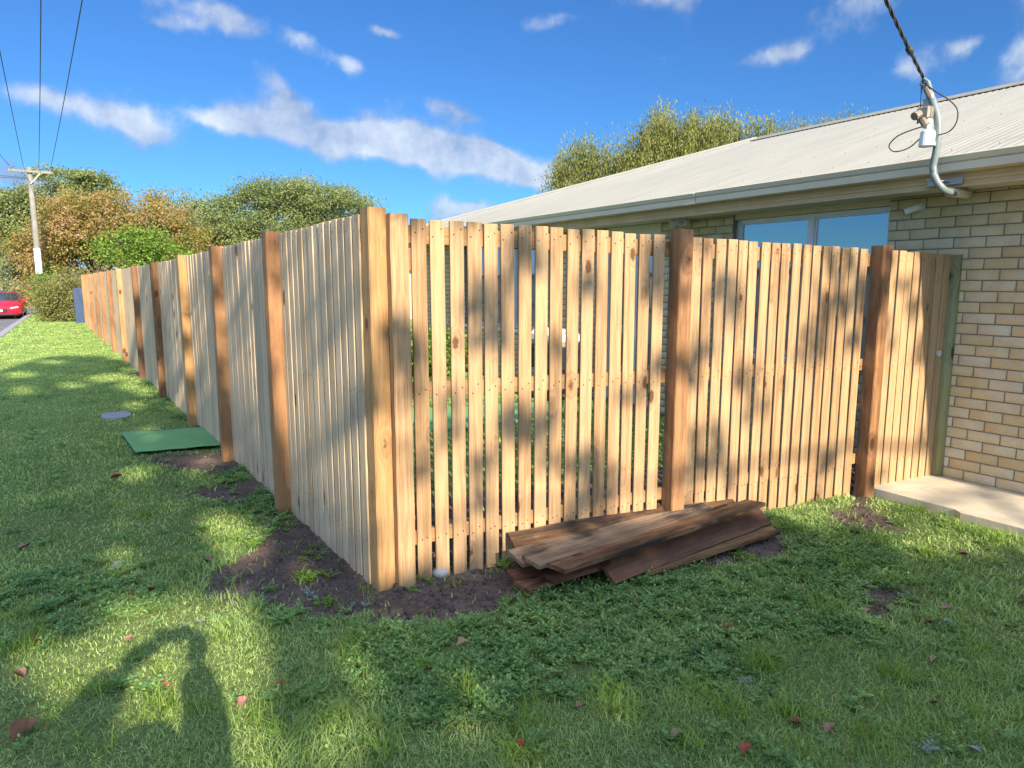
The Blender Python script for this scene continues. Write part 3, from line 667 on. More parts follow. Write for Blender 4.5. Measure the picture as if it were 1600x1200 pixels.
# service mast
mast = empty('service_mast', (4.97, 2.6, 2.2)); tag(mast, 'bent grey service pipe on the fascia with cable fittings', 'service mast')
MO = Vector((4.97, 2.6, 2.2))
def mp(u, v, x=4.97): d = ray(u, v); t = x/d[0]; return Vector((x, d[1]*t, H+d[2]*t))-MO
def smoothpath(pts, n=6):
    P = [Vector(p) for p in pts]; P = [P[0]*2-P[1]]+P+[P[-1]*2-P[-2]]; o_ = []
    for i in range(1, len(P)-2):
        for k in range(n):
            t = k/n; a, b2, c_, d = P[i-1], P[i], P[i+1], P[i+2]
            o_.append(0.5*((2*b2)+(-a+c_)*t+(2*a-5*b2+4*c_-d)*t*t+(-a+3*b2-3*c_+d)*t**3))
    return o_+[P[-2]]
b = MB(); b.tube(smoothpath([mp(1510, 302, 5.60), mp(1492, 302, 5.25), mp(1476, 297, 5.02), mp(1463, 282), mp(1458, 262), mp(1463, 235), mp(1466, 205), mp(1464, 180), mp(1456, 155)]), .023, 14)
b.build('pipe', M['pipe'], mast, smooth=True)
b = MB(); b.tube([mp(1512, 304, 5.55), mp(1483, 300, 5.14)], .030, 12); b.build('elbow', M['cream'], mast, smooth=True)
b = MB(); c0 = mp(1450, 289, 5.20); c1 = mp(1504, 282, 5.20)
y0, y1 = min(c0.y, c1.y), max(c0.y, c1.y); zc_ = (c0.z+c1.z)/2
b.box(c0.x, c0.x+.006, y0, y1, zc_-.02, zc_+.025); b.box(c0.x-.05, c0.x, y0, y1, zc_-.02, zc_-.015); b.box(c0.x-.23, c0.x, (y0+y1)/2-.03, (y0+y1)/2+.01, zc_+.0, zc_+.006)
b.build('bracket', M['galv'], mast)
b = MB(); c0 = mp(1450, 166); b.box(c0.x-.004, c0.x+.004, c0.y-.045, c0.y+.035, c0.z-.07, c0.z+.05); b.build('plate', M['galv'], mast)
b = MB(); c0 = mp(1446, 178, 4.93); b.box(c0.x-.04, c0.x+.03, c0.y-.045, c0.y+.045, c0.z-.045, c0.z+.045, ch=.012); b.tube([c0+Vector((-.04, .02, .0)), c0+Vector((-.08, .03, -.02))], .028, 10); b.tube([c0+Vector((-.03, .0, -.04)), c0+Vector((-.03, -.03, -.085))], .026, 10)
b.build('fuse_box', M['brown_metal'], mast)
b = MB(); c0 = mp(1450, 203, 4.92); b.tube([c0+Vector((0, 0, .07)), c0], .020, 10); b.tube([c0, c0-Vector((0, 0, .012)), c0-Vector((0, 0, .105)), c0-Vector((0, 0, .108)), c0-Vector((0, 0, .09))], [.028, .043, .050, .044, .038], 18)
b.build('junction_cap', M['white_metal'], mast)
b = MB(); a0 = mp(1458, 158); a1 = mp(1444, 132); b.tube([a0, a0.lerp(a1, .3), a0.lerp(a1, .8), a1], [.012, .026, .020, .012], 10); b.build('insulator', M['brown_metal'], mast)
b = MB(); b.tube([mp(1454, 140), mp(1450, 128), mp(1443, 122), mp(1440, 132), mp(1447, 142)], .014, 8); b.build('clamp', M['pipe'], mast)
for pts in ([mp(1444, 130), mp(1462, 143, 4.9), mp(1484, 157, 4.9), mp(1496, 172, 4.9), mp(1494, 192, 4.9), mp(1482, 206, 4.92), mp(1462, 212, 4.96)],
            [mp(1440, 130), mp(1439, 160, 4.92), mp(1436, 182, 4.88), mp(1433, 193, 4.88), mp(1440, 184, 4.9)],
            [mp(1448, 196, 4.92), mp(1425, 203, 4.9), mp(1402, 213, 4.9), mp(1389, 228, 4.9), mp(1398, 237, 4.9), mp(1420, 231, 4.9), mp(1438, 216, 4.92)]):
    b = MB(); b.tube(smoothpath(pts, 6), .0042, 6); b.build('loop_cable', M['cable'], mast, smooth=True)
cab0 = mp(1443, 122)+MO; q = ray(1380, 0); q = Vector(q*(3.95/q[0]))+Vector((0, 0, H)); dd = (q-cab0)
b = MB(); ln = 9.0; dn = dd.normalized(); a_ = dn.orthogonal().normalized(); b_2 = dn.cross(a_)
for ph in (0, 2.09, 4.19):
    pts = []
    for i in range(260):
        t = i/259*ln; r_ = .0065*(min(1, t/.05+.3)); an = ph+t*17
        pts.append(cab0+dn*t+Vector((0, 0, 0.022*t*t))+(a_*math.cos(an)+b_2*math.sin(an))*r_)
    b.tube(pts, .0052, 6)
c0 = cab0+dn*.42+Vector((0, 0, .004)); b.tube([c0-dn*.03, c0+dn*.03], .02, 8)
tag(b.build('service_cable', M['cable'], smooth=True), 'twisted black overhead cable dropping to the service mast', 'cable')

# ------------------------------------------------------------------ yard things seen through the gaps
def yard_plane(name, px, z, mat): 
    P = [gnd(u, v, z) for u, v in px]; return mk(name, [(x, y, z) for x, y in P]+[(x, y, z-.02) for x, y in P], [(0, 1, 2, 3), (0, 1, 5, 4), (1, 2, 6, 5), (2, 3, 7, 6), (3, 0, 4, 7)], mat)
o = yard_plane('turf_strip', [(636, 676), (870, 650), (880, 625), (636, 640)], .03, M['turf']); tag(o, 'green artificial turf strip seen behind the front pickets', 'turf')
bq = empty('barbecue', (5.18, 7.25, 0), R(90)); tag(bq, 'black trolley with a cream top by the house wall behind the pickets', 'barbecue')
b = MB(); b.box(-.42, .42, -.2, .2, .42, .72, ch=.03); b.build('body', M['black'], bq)
b = MB(); b.box(-.36, .36, -.19, .19, .722, .93, ch=.07); b.build('hood', M['cream'], bq)
for sx_ in (-.36, .36):
    for sy_ in (-.16, .16): b = MB(); b.box(sx_-.02, sx_+.02, sy_-.02, sy_+.02, .0, .42); b.build('leg', M['black'], bq)
b = MB(); b.box(-.38, .38, -.17, .17, .14, .17); b.build('shelf', M['black'], bq)

# turf mat and pit cover on the verge
P = [gnd(190, 681), gnd(300, 671), gnd(338, 672), gnd(354, 699), gnd(212, 712)]
n = 22; V = []; 
A_, B_, C_, D_ = np.array(P[0]), np.array(P[2]), np.array(P[3]), np.array(P[4])
for j in range(n+1):
    for i in range(n+1):
        p = (A_*(1-i/n)+B_*(i/n))*(1-j/n)+(D_*(1-i/n)+C_*(i/n))*(j/n); e = 0.008*math.sin(i*.9+j*.3)
        V.append((p[0], p[1]+(e if j in (0, n) else 0), 0.026+0.006*math.sin(i*.5)*math.cos(j*.35)))
Fq = [(j*(n+1)+i, j*(n+1)+i+1, (j+1)*(n+1)+i+1, (j+1)*(n+1)+i) for j in range(n) for i in range(n)]
o = mk('turf_mat', V, Fq, M['turf'], smooth=True); sm = o.modifiers.new('th', 'SOLIDIFY'); sm.thickness = 0.012
tag(o, 'bright green rectangle of artificial turf lying by the street fence', 'turf mat')
c0 = gnd(181, 650); b = MB(); pts = []
for k in range(20): a = 2*math.pi*k/20; r_ = random.uniform(.92, 1.06); cc_, s_ = math.cos(a), math.sin(a); ex = lambda t: math.copysign(abs(t)**.6, t); pts.append((c0[0]+.15*r_*ex(cc_), c0[1]+.22*r_*ex(s_)))
b.add([(x, y, .016) for x, y in pts]+[(x, y, -.05) for x, y in pts], [tuple(range(20))]+[(i, (i+1) % 20, (i+1) % 20+20, i+20) for i in range(20)])
tag(b.build('pit_cover', M['grey_conc']), 'small grey concrete cover sunk in the lawn beyond the turf mat', 'cover')

# ------------------------------------------------------------------ far street: pole, wires, car
pole = empty('utility_pole', (-1.32, 37.4, 0)); tag(pole, 'weathered grey timber power pole with a cross arm at the street edge', 'power pole')
b = MB(); b.tube([(-.0, 0, -.1), (0, 0, 3), (0, 0, 6.45)], [.135, .12, .095], 14); b.build('pole_shaft', M['pole'], pole, smooth=True)
b = MB(); b.box(-.75, .85, -.19, -.12, 6.22, 6.32); b.build('cross_arm', M['pole'], pole)
b = MB(); b.tube([(0, -.15, 5.75), (.42, -.15, 6.25)], .02, 6); b.build('brace', M['galv'], pole)
wx_ = [-.66, -.19, .35, .77]
for q in wx_: b = MB(); b.tube([(q, -.155, 6.32), (q, -.155, 6.4), (q, -.155, 6.44)], [.02, .045, .03], 8); b.build('insulator', M['brown_metal'], pole)
b = MB(); b.tube([(0, -.18, 1.9), (0, -.18, 3.0)], .13, 10); b.box(-.12, .12, -.2, -.14, 2.2, 3.0); b.build('sleeve', M['white_metal'], pole)
for q, (xe, ye, ze), lb in zip(wx_, ((-3.2, -8, 6.7), (-.2, -8, 6.9), (.72, -8, 6.5), (1.45, -8, 6.55)), ('leftmost', 'second from left', 'middle upright', 'rightmost')):
    b = MB(); b.tube(catenary((-1.32+q, 37.25, 6.42), (xe, ye, ze), .28, 30), .010, 5)
    tag(b.build('power_line', M['cable'], smooth=True), '%s thin dark power line rising from the pole across the sky' % lb, 'power line', 'power lines over the street')
b = MB(); b.tube(catenary((-1.4, 37.25, 6.0), (-14, 30, 6.4), .3), .012, 5); b.tube(catenary((-1.4, 37.25, 5.95), (-14, 29, 6.0), .3), .012, 5)
tag(b.build('side_cable', M['cable']), 'pair of service cables leaving the pole to the left', 'cable')

car = empty('parked_car', (-3.02, 38.2, -.105)); car.scale = (1, 1, .82); tag(car, 'red hatchback facing the camera on the street', 'car')
# body from cross sections along y (0 = nose, towards the camera = -y)
secs = [(-.25, .30, .60, .70), (-.12, .20, .72, .82), (.1, .18, .80, .87), (.6, .16, .92, .895), (1.0, .16, .97, .90), (3.5, .16, .98, .90), (4.1, .2, .95, .86), (4.25, .3, .85, .80)]
V = []; Fq = []
for (y, z0, z1, hw) in secs:
    V += [(-hw*.86, y, z0), (-hw, y, z0+.14), (-hw, y, (z0+z1)/2+.05), (-hw*.93, y, z1-.05), (-hw*.75, y, z1), (0, y, z1+.03), (hw*.75, y, z1), (hw*.93, y, z1-.05), (hw, y, (z0+z1)/2+.05), (hw, y, z0+.14), (hw*.86, y, z0)]
m_ = 11
for i in range(len(secs)-1): Fq += [(i*m_+k, i*m_+(k+1) % m_, (i+1)*m_+(k+1) % m_, (i+1)*m_+k) for k in range(m_)]
Fq += [tuple(range(m_))[::-1], tuple(range((len(secs)-1)*m_, len(secs)*m_))]
bd = mk('body', V, Fq, M['red'], car, True)
cb = [(1.0, .95, .80), (1.75, 1.40, .62), (2.2, 1.46, .60), (3.4, 1.40, .58), (4.15, .98, .72)]
V = []; Fq = []
for (y, z, hw) in cb: V += [(-.83, y, .93), (-hw, y, z), (0, y, z+.03), (hw, y, z), (.83, y, .93)]
for i in range(len(cb)-1): Fq += [(i*5+k, i*5+k+1, (i+1)*5+k+1, (i+1)*5+k) for k in range(4)]
mi_ = [1, 0, 0, 1, 1, 0, 0, 1, 1, 0, 0, 1, 1, 1, 1, 1]; mi_[0:4] = [0, 1, 1, 0]
dg = plain('car_glass', (0.03, 0.05, 0.07), 0.05, 0.8, bmp=0)
mk('cabin', V, Fq, None, car, True, mi_, [M['red'], dg])
b = MB(); b.box(-.36, .36, -.285, -.24, .38, .60, ch=.03); b.box(-.6, .6, -.262, -.2, .22, .30, ch=.02); b.build('grille', M['black'], car)
b = MB(); b.box(-.19, .19, -.30, -.287, .42, .54); b.build('number_plate', M['white_metal'], car)
b = MB(); b.tube([(0, -.29, .60), (0, -.24, .60)], .045, 12); b.build('badge', M['galv'], car)
for s_ in (-1, 1):
    b = MB(); T = Matrix.Translation((s_*.62, -.16, .62)) @ Matrix.Rotation(s_*.45, 4, 'Z') @ Matrix.Rotation(s_*-.2, 4, 'Y'); b.box(-.17, .17, -.06, .08, -.06, .055, ch=.03, T=T); b.build('headlight', M['lens'], car)
    b = MB(); b.box(s_*.9-.09, s_*.9+.09, 1.15, 1.25, .92, 1.05, ch=.03); b.build('mirror', M['red'], car)
    for y in (.55, 3.45):
        b = MB(); b.tube([(s_*.66, y, .31), (s_*.88, y, .31)], .31, 18); w_ = b.build('wheel', M['black'], car); b = MB(); b.disc((s_*.885, y, .31), (s_, 0, 0), .2, 14); b.build('rim', M['galv'], w_)

# ------------------------------------------------------------------ trees
def leaf_quads(P, size, aspect=0.6, droop=None, N=None):
    n = len(P); d = rng.normal(size=(n, 3)); 
    if droop is not None: d = d*0.35+np.array(droop)
    d /= np.linalg.norm(d, axis=1, keepdims=True); r_ = rng.normal(size=(n, 3)); s_ = np.cross(d, r_); s_ /= np.linalg.norm(s_, axis=1, keepdims=True)+1e-9
    L = (size*rng.uniform(.6, 1.3, (n, 1))); a = P-d*L/2; c_ = P+d*L/2; m_ = P+d*L*.05; wv_ = s_*L*aspect/2
    V = np.stack([a, m_+wv_, c_, m_-wv_], 1).reshape(-1, 3); return V, np.arange(n*4).reshape(n, 4)
def crown_pts(blobs, ncl, nl, sig, flat=0.7, shell=0.6):
    P = []; vol = np.array([b_[3]*b_[4]*b_[5] for b_ in blobs]); pr = vol**.75; pr /= pr.sum()
    k = rng.choice(len(blobs), ncl, p=pr); B = np.array(blobs)[k]
    d = rng.normal(size=(ncl, 3)); d /= np.linalg.norm(d, axis=1, keepdims=True); r_ = rng.uniform(shell**3, 1, (ncl, 1))**(1/3)
    cen = B[:, :3]+d*r_*B[:, 3:6]
    sz = rng.uniform(.6, 1.4, ncl)
    j = rng.integers(0, ncl, nl); o_ = rng.normal(size=(nl, 3))*np.array((1, 1, flat)); o_ *= (sig*sz[j])[:, None]
    return cen[j]+o_, cen
def tree(name, label, base, blobs, mat, ncl, nl, size, sig, trunk_r, cat='tree', group=None, droop=None, aspect=.6, flat=.7, shell=.6, branches=14, trunk_top=None):
    t = empty(name, base); bl = [(x-base[0], y-base[1], z-base[2], a, b_, c_) for x, y, z, a, b_, c_ in blobs]
    P, cen = crown_pts(bl, ncl, nl, sig, flat, shell)
    if droop == 'strand':
        L = rng.uniform(.0, 1.1, (len(P), 1)); P = P+np.concatenate([rng.normal(size=(len(P), 2))*.03, -L*.9], 1)
    V, Q = leaf_quads(P, size, aspect, (0, 0, -1) if droop else None); mk_np('crown', V, Q, mat, t)
    b = MB(); ctr = np.mean([x[:3] for x in bl], 0); tt = Vector((ctr[0]*.5, ctr[1]*.5, ctr[2]*.75))
    b.tube([(0, 0, -.2), tt*.5+Vector((trunk_r*.5, 0, 0)), tt], [trunk_r, trunk_r*.8, trunk_r*.5], 10)
    for i in range(branches):
        c_ = Vector(cen[rng.integers(0, len(cen))]); a_ = tt*random.uniform(.45, 1.0); m2 = a_.lerp(c_, .5)+Vector((0, 0, .1*(c_-a_).length))
        b.tube([a_, m2, c_], [trunk_r*.4, trunk_r*.25, trunk_r*.08], 6, cap=False)
    b.build('trunk', M['bark'], t, smooth=True); return tag(t, label, cat, group)
def at(u, v, dep):                                              # survey: point on the sight line at a ground distance
    d = ray(u, v); t = dep/math.hypot(d[0], d[1]); return np.array((d[0]*t, d[1]*t, H+d[2]*t))
def pblob(u, v, ru, rv, dep, depr=None):
    c_ = at(u, v, dep); k = dep/F*.97; return (c_[0], c_[1], c_[2], ru*k, (depr or ru*k), rv*k)
def base_of(u, dep, z=0): p = at(u, 440, dep); return (p[0], p[1], z)
ML = lambda n, st, **k: m_leaf(n, st, **k)
autumn = ML('autumn_leaves', [(0, (.07, .10, .025)), (.3, (.17, .19, .04)), (.5, (.28, .22, .065)), (.72, (.36, .21, .09)), (.88, (.45, .33, .21)), (1, (.27, .13, .05))], patch=.5, pscale=.55)
pine = ML('pine_needles', [(0, (.07, .105, .035)), (.5, (.16, .20, .07)), (1, (.30, .33, .14))], trans=.25, patch=.5, pscale=.5)
gum = ML('grey_green_leaves', [(0, (.10, .14, .08)), (.6, (.20, .24, .13)), (1, (.30, .33, .20))], trans=.25, patch=.3, pscale=.3)
willow = ML('willow_leaves', [(0, (.09, .11, .03)), (.5, (.20, .215, .06)), (1, (.33, .32, .12))], trans=.35, patch=.5, pscale=1.1)
lime = ML('lime_leaves', [(0, (.08, .15, .025)), (1, (.22, .32, .055))])
hedge_m = ML('hedge_leaves', [(0, (.09, .11, .03)), (.6, (.22, .22, .07)), (1, (.36, .30, .16))], patch=.4, pscale=1.2)
tree('autumn_tree', 'broad tree with orange, pink and olive leaves beyond the far end of the fence', base_of(145, 42),
     [pblob(u, v, a, b_, 42, 2.6) for u, v, a, b_ in ((140, 350, 62, 40), (205, 335, 60, 32), (95, 372, 55, 38), (255, 350, 42, 34), (290, 378, 36, 24), (70, 400, 36, 28), (180, 385, 70, 30), (62, 440, 22, 38), (130, 325, 50, 20))],
     autumn, 330, 62000, .125, .34, .26, branches=34, flat=.6, shell=.3)
tree('garden_tree', 'bright green leafy tree in front of the orange tree', base_of(225, 36), [pblob(u, v, a, b_, 36, 1.2) for u, v, a, b_ in ((200, 392, 42, 24), (250, 400, 36, 20), (225, 378, 32, 16))], lime, 70, 6500, .13, .26, .1)
tree('pine_tree', 'dark spreading pine behind the power pole', base_of(120, 70), [pblob(u, v, a, b_, 70, 3) for u, v, a, b_ in ((100, 283, 36, 14), (150, 290, 34, 14), (35, 315, 28, 18), (110, 310, 55, 14), (50, 340, 40, 24), (25, 370, 28, 20))], pine, 190, 40000, .2, .5, .3, flat=.5, branches=20)
tree('pine_tree', 'rounded dense green pine crown left of the corner post', base_of(440, 66), [pblob(u, v, a, b_, 66, 5) for u, v, a, b_ in ((440, 335, 110, 44), (360, 345, 62, 34), (530, 335, 68, 36), (450, 312, 85, 26), (420, 380, 110, 30), (560, 360, 45, 34), (320, 355, 30, 22))], pine, 330, 120000, .18, .60, .5, flat=.55, shell=.45, branches=14)
tree('bare_tree', 'thin wispy half bare tree between the orange tree and round pine', base_of(272, 60), [pblob(u, v, a, b_, 60, 1.5) for u, v, a, b_ in ((272, 310, 30, 12), (280, 340, 26, 22))], gum, 45, 1500, .16, .35, .12, branches=40)
for lb, u, blobs, dep in (('large grey green gum tree at the far left edge', 15, ((20, 400, 50, 34), (45, 415, 35, 26), (5, 380, 30, 22)), 95), ('pale grey green bushy tree behind the red car', 40, ((30, 428, 40, 18), (60, 420, 26, 18)), 80), ('olive bushes far behind the orange tree and hedge', 300, ((330, 400, 60, 26), (240, 400, 60, 26), (420, 405, 60, 24)), 80)):
    tree('gum_tree', lb, base_of(u, dep, 2.0), [pblob(a, b_, c_, d, dep, 3) for a, b_, c_, d in blobs], gum, 90, 8000, .3, .7, .3, branches=12)
for i, (u, v, ru, rv, lb) in enumerate(((20, 455, 26, 9, 'low olive shrub on the dry bank at the left'), (75, 452, 24, 10, 'low olive shrub on the dry bank by the pole'))):
    tree('bank_shrub', lb, base_of(u, 68, .6), [pblob(u, v, ru, rv, 68, 1.5)], gum, 20, 1800, .22, .4, .08, 'shrub', 'shrubs on the dry bank', branches=5)
tree('hedge_shrub', 'dense olive hedge shrub at the far end of the street fence', base_of(105, 33), [pblob(u, v, a, b_, 33, 1.3) for u, v, a, b_ in ((110, 462, 28, 34), (88, 470, 20, 30), (122, 448, 20, 22), (100, 490, 28, 14))], hedge_m, 150, 15000, .08, .2, .1, 'hedge', flat=.9, shell=.4)
tree('hedge_shrub', 'yellow green shrub beside the base of the power pole', base_of(76, 36), [pblob(u, v, a, b_, 36, .9) for u, v, a, b_ in ((76, 470, 12, 30), (74, 445, 12, 22))], lime, 50, 5000, .08, .18, .08, 'shrub', flat=.9, shell=.3)
wl = [pblob(u, v, a, b_, 26, 1.4) for u, v, a, b_ in ((905, 245, 32, 26), (945, 255, 38, 26), (990, 225, 34, 26), (1045, 200, 42, 30), (1085, 195, 36, 26), (1125, 200, 36, 22), (1010, 245, 60, 26), (1080, 235, 60, 22), (880, 265, 20, 16), (1160, 200, 16, 12), (1030, 180, 12, 10))]
tree('willow_tree', 'olive yellow willow like tree rising behind the house roof', base_of(1020, 26), wl, willow, 170, 56000, .11, .18, .2, droop='strand', aspect=.3, flat=1.2, shell=.2, branches=16)
tree('willow_tree', 'small leafy treetop peeping over the ridge at the right', base_of(1250, 27), [pblob(u, v, a, b_, 27, 1.0) for u, v, a, b_ in ((1215, 196, 22, 8), (1310, 178, 24, 7), (1260, 192, 8, 4))], willow, 30, 3600, .10, .14, .12, droop='strand', aspect=.28, flat=1, shell=.2, branches=14)
# garden plants behind the pickets
for u, v, z, s_, lb in ((650, 580, 0, .3, 'leafy green bush behind the leftmost gap of the front fence'), (690, 560, 0, .3, 'green garden plant at the far house corner')):
    p = at(u, v, 11.2); tree('garden_bush', lb, (p[0], p[1], 0), [(p[0], p[1], .45, .35, .5, .4)], lime, 25, 2600, .07, .12, .03, 'bush', 'garden plants behind the fence', branches=4)
# neighbour house, paling fence, hill
nh = empty('neighbour_house', (17.5, 42, 0)); tag(nh, 'brick neighbour house with tiled roof glimpsed through the first gap', 'house')
b = MB(); b.box(-3, 9, 0, 6, 0, 2.3); b.build('wall', M['brick'], nh); b = MB(); b.add([(-3.5, -.5, 2.3), (9.5, -.5, 2.3), (9.5, 6.5, 2.3), (-3.5, 6.5, 2.3), (0, 3, 4.2), (6, 3, 4.2)], [(0, 1, 5, 4), (1, 2, 5), (2, 3, 4, 5), (3, 0, 4)]); b.build('roof', M['tile'], nh)
pf = empty('paling_fence', (7.5, 27, 0)); tag(pf, 'pale timber paling fence at the back of the yard', 'fence')
b = MB()
for i in range(60): b.box(i*.13, i*.13+.12, 0, .02, 0, 1.45+random.uniform(-.02, .02))
b.build('palings', M['picket_pale'], pf)
V = []; n = 60
for i in range(n+1):
    a = -60+120*i/n; h_ = 75+35*math.sin(i*.35)+18*math.sin(i*.9+1)+8*math.sin(i*2.1)
    x, y = 1700*math.sin(R(a+15)), 1700*math.cos(R(a+15)); V += [(x, y, -5), (x*.99, y*.99, h_*.75), (x*1.1, y*1.1, h_)]
o = mk('hills', V, [(i*3+k, i*3+3+k, i*3+4+k, i*3+1+k) for i in range(n) for k in range(2)], M['hill'], smooth=True); tag(o, kind='structure')

# ------------------------------------------------------------------ grass and weeds
def in_view(x, y):
    X_ = x*cyw-y*syw; Yf = x*syw+y*cyw
    return (Yf > 0.3) & (np.abs(X_) < Yf*0.86+0.9)
def lawn_ok(x, y):
    ok = (x > -1.86) & in_view(x, y)
    ok &= ~((x > 4.72) & (y < 2.9)); ok &= (x < WX-.02)
    for P in (np.array([gnd(190, 681), gnd(338, 672), gnd(354, 699), gnd(212, 712)]), np.array([gnd(636, 676), gnd(870, 650), gnd(880, 625), gnd(636, 640)])): ok &= poly_sd(P, x, y) > 0.0
    ok &= ((x-c0[0])/.16)**2+((y-c0[1])/.25)**2 > 1
    # keep blades out of the posts and pickets
    fy = (x-AX)*(-FD[1])+(y-AY)*FD[0]; fx = (x-AX)*FD[0]+(y-AY)*FD[1]
    ok &= ~((fy > -.03) & (fy < .02) & (fx > -.05))
    sx_ = (x-AX)*(-SD[1])+(y-AY)*SD[0]; sy_ = (x-AX)*SD[0]+(y-AY)*SD[1]
    ok &= ~((sx_ > -.03) & (sx_ < .03) & (sy_ > -.05))
    return ok
def polar(n, r0, r1, p=1.0):
    u = rng.random(n); r_ = (r0**p+u*(r1**p-r0**p))**(1/p); a = YAW+rng.uniform(-.86, .86, n); return r_*np.sin(a), r_*np.cos(a), r_
def fastheight(x, y): return height(x, y)
WEED = [seg_poly(p) for p in ([(430, 960), (700, 985), (830, 940), (960, 905), (1230, 880), (1200, 800), (1330, 830), (1450, 900), (1400, 980), (1150, 1010), (1050, 1060), (900, 1040), (760, 1150), (640, 1130), (560, 1000)],
    [(450, 780), (505, 850), (470, 890), (400, 830), (330, 770), (380, 730)], [(280, 600), (315, 660), (270, 650), (235, 600)], [(20, 900), (250, 890), (260, 950), (100, 990), (20, 960)], [(370, 720), (450, 785), (430, 800), (360, 740)])]
def weed_mask(x, y):
    d = np.full(np.shape(x), 9.0)
    for P in WEED: d = np.minimum(d, poly_sd(P, x, y))
    d = d+(fbm(x, y, 4, 21)-.5)*.5; return 1-ss(-.08, .12, d)
def blades(name, x, y, hgt, wid, lean, mat, label=None):
    n = len(x); z = fastheight(x, y)-.004; a = rng.uniform(0, 6.283, n); ln = lean*rng.uniform(.2, 1.6, n)*hgt; h2 = hgt
    dx, dy = np.cos(a), np.sin(a); b_ = a+rng.uniform(-1, 1, n)+1.57; wx2, wy2 = np.cos(b_)*wid/2, np.sin(b_)*wid/2
    p0 = np.stack([x-wx2, y-wy2, z], 1); p1 = np.stack([x+wx2, y+wy2, z], 1)
    mx_, my_ = x+dx*ln*.35, y+dy*ln*.35; p2 = np.stack([mx_+wx2*.8, my_+wy2*.8, z+h2*.6], 1); p3 = np.stack([mx_-wx2*.8, my_-wy2*.8, z+h2*.6], 1)
    p4 = np.stack([x+dx*ln, y+dy*ln, z+h2*rng.uniform(.75, 1.0, n)], 1)
    V = np.stack([p0, p1, p2, p3, p4], 1).reshape(-1, 3); k = np.arange(n)*5
    o = mk_np(name, V, np.stack([k, k+1, k+2, k+3], 1), mat, tris=np.stack([k+3, k+2, k+4], 1)); return tag(o, label, 'grass', kind='stuff')
x, y, r_ = polar(980000, .95, 40, .45)
ok = lawn_ok(x, y); x, y, r_ = x[ok], y[ok], r_[ok]
sm_ = soil_mask(x, y); wm = weed_mask(x, y); clump = fbm(x, y, 2.2, 31)
keep = rng.random(len(x)) < (1-sm_*.97)*(1-.55*wm)*(.35+1.1*clump); x, y, r_, clump = x[keep], y[keep], r_[keep], clump[keep]
long_ = ss(.5, .75, fbm(x, y, 3.0, 41))*(x > .4)
hg = (.011+.017*rng.random(len(x)))*(.7+.8*clump)*(1+.9*long_)*np.where(y > 8, .8, 1)*np.where(y > 22, 1.3, 1); wd = np.maximum(.0034, .0022*r_*.62)*rng.uniform(.7, 1.3, len(x))
blades('grass', x, y, hg, wd, 1.0, M['grass'], 'short green lawn grass covering the verge')
# bright tufts
tu = [(1185, 1040), (1200, 1050), (1290, 960), (1330, 890), (1480, 810), (1430, 800), (1520, 835), (1560, 850), (1260, 905), (1400, 1060), (950, 1090), (960, 1110), (560, 1010), (520, 1130), (820, 1180), (1090, 1090), (1140, 1120), (720, 1090), (1240, 1120), (1350, 1150), (640, 1060), (250, 1110), (150, 1085), (30, 1020), (600, 1180), (440, 1150), (1370, 850), (1450, 870), (1240, 830), (1300, 845)]
xs_, ys_, hs_ = [], [], []
for u, v in tu:
    q = gnd(u, v); n = random.randint(35, 70); xs_.append(q[0]+rng.normal(size=n)*.035); ys_.append(q[1]+rng.normal(size=n)*.035); hs_.append(rng.uniform(.05, .10, n))
for _ in range(160):
    q = gnd(random.uniform(0, 1600), random.uniform(780, 1200)); n = random.randint(8, 25); xs_.append(q[0]+rng.normal(size=n)*.03); ys_.append(q[1]+rng.normal(size=n)*.03); hs_.append(rng.uniform(.035, .075, n))
x, y, hg = map(np.concatenate, (xs_, ys_, hs_)); ok = lawn_ok(x, y); x, y, hg = x[ok], y[ok], hg[ok]
blades('grass_tufts', x, y, hg, np.full(len(x), .0042), 1.1, M['tuft'], 'bright longer grass tufts scattered through the lawn')
# pinnate weeds: rosettes of fronds with leaflet pairs
def rosette(seed, nf=7, L=.062, leaf=.019):
    r2 = random.Random(seed); V = []; 
    for f_ in range(nf):
        a = f_*2*math.pi/nf+r2.uniform(-.4, .4); ll = L*r2.uniform(.6, 1.2); el = r2.uniform(.35, 1.15)
        d = Vector((math.cos(a)*math.cos(el), math.sin(a)*math.cos(el), math.sin(el))); side = Vector((-math.sin(a), math.cos(a), 0))
        for k in range(1, 5):
            t = k/4.3; p = d*ll*t+Vector((0, 0, -.35*ll*t*t)); q_ = leaf*(1.1-.5*t)
            for s2 in (-1, 1):
                out = (side*s2+d*.45+Vector((0, 0, r2.uniform(-.2, .25)))).normalized(); wv2 = out.cross(Vector((r2.uniform(-.3, .3), r2.uniform(-.3, .3), 1))).normalized()*q_*.36
                V += [p, p+out*q_*.55+wv2, p+out*q_, p+out*q_*.55-wv2]
        p = d*ll*1.08+Vector((0, 0, -.38*ll)); wv2 = side*leaf*.3; V += [p, p+d*leaf*.4+wv2, p+d*leaf*.8, p+d*leaf*.4-wv2]
    return np.array([tuple(q_) for q_ in V])
RO = [rosette(k) for k in range(8)]
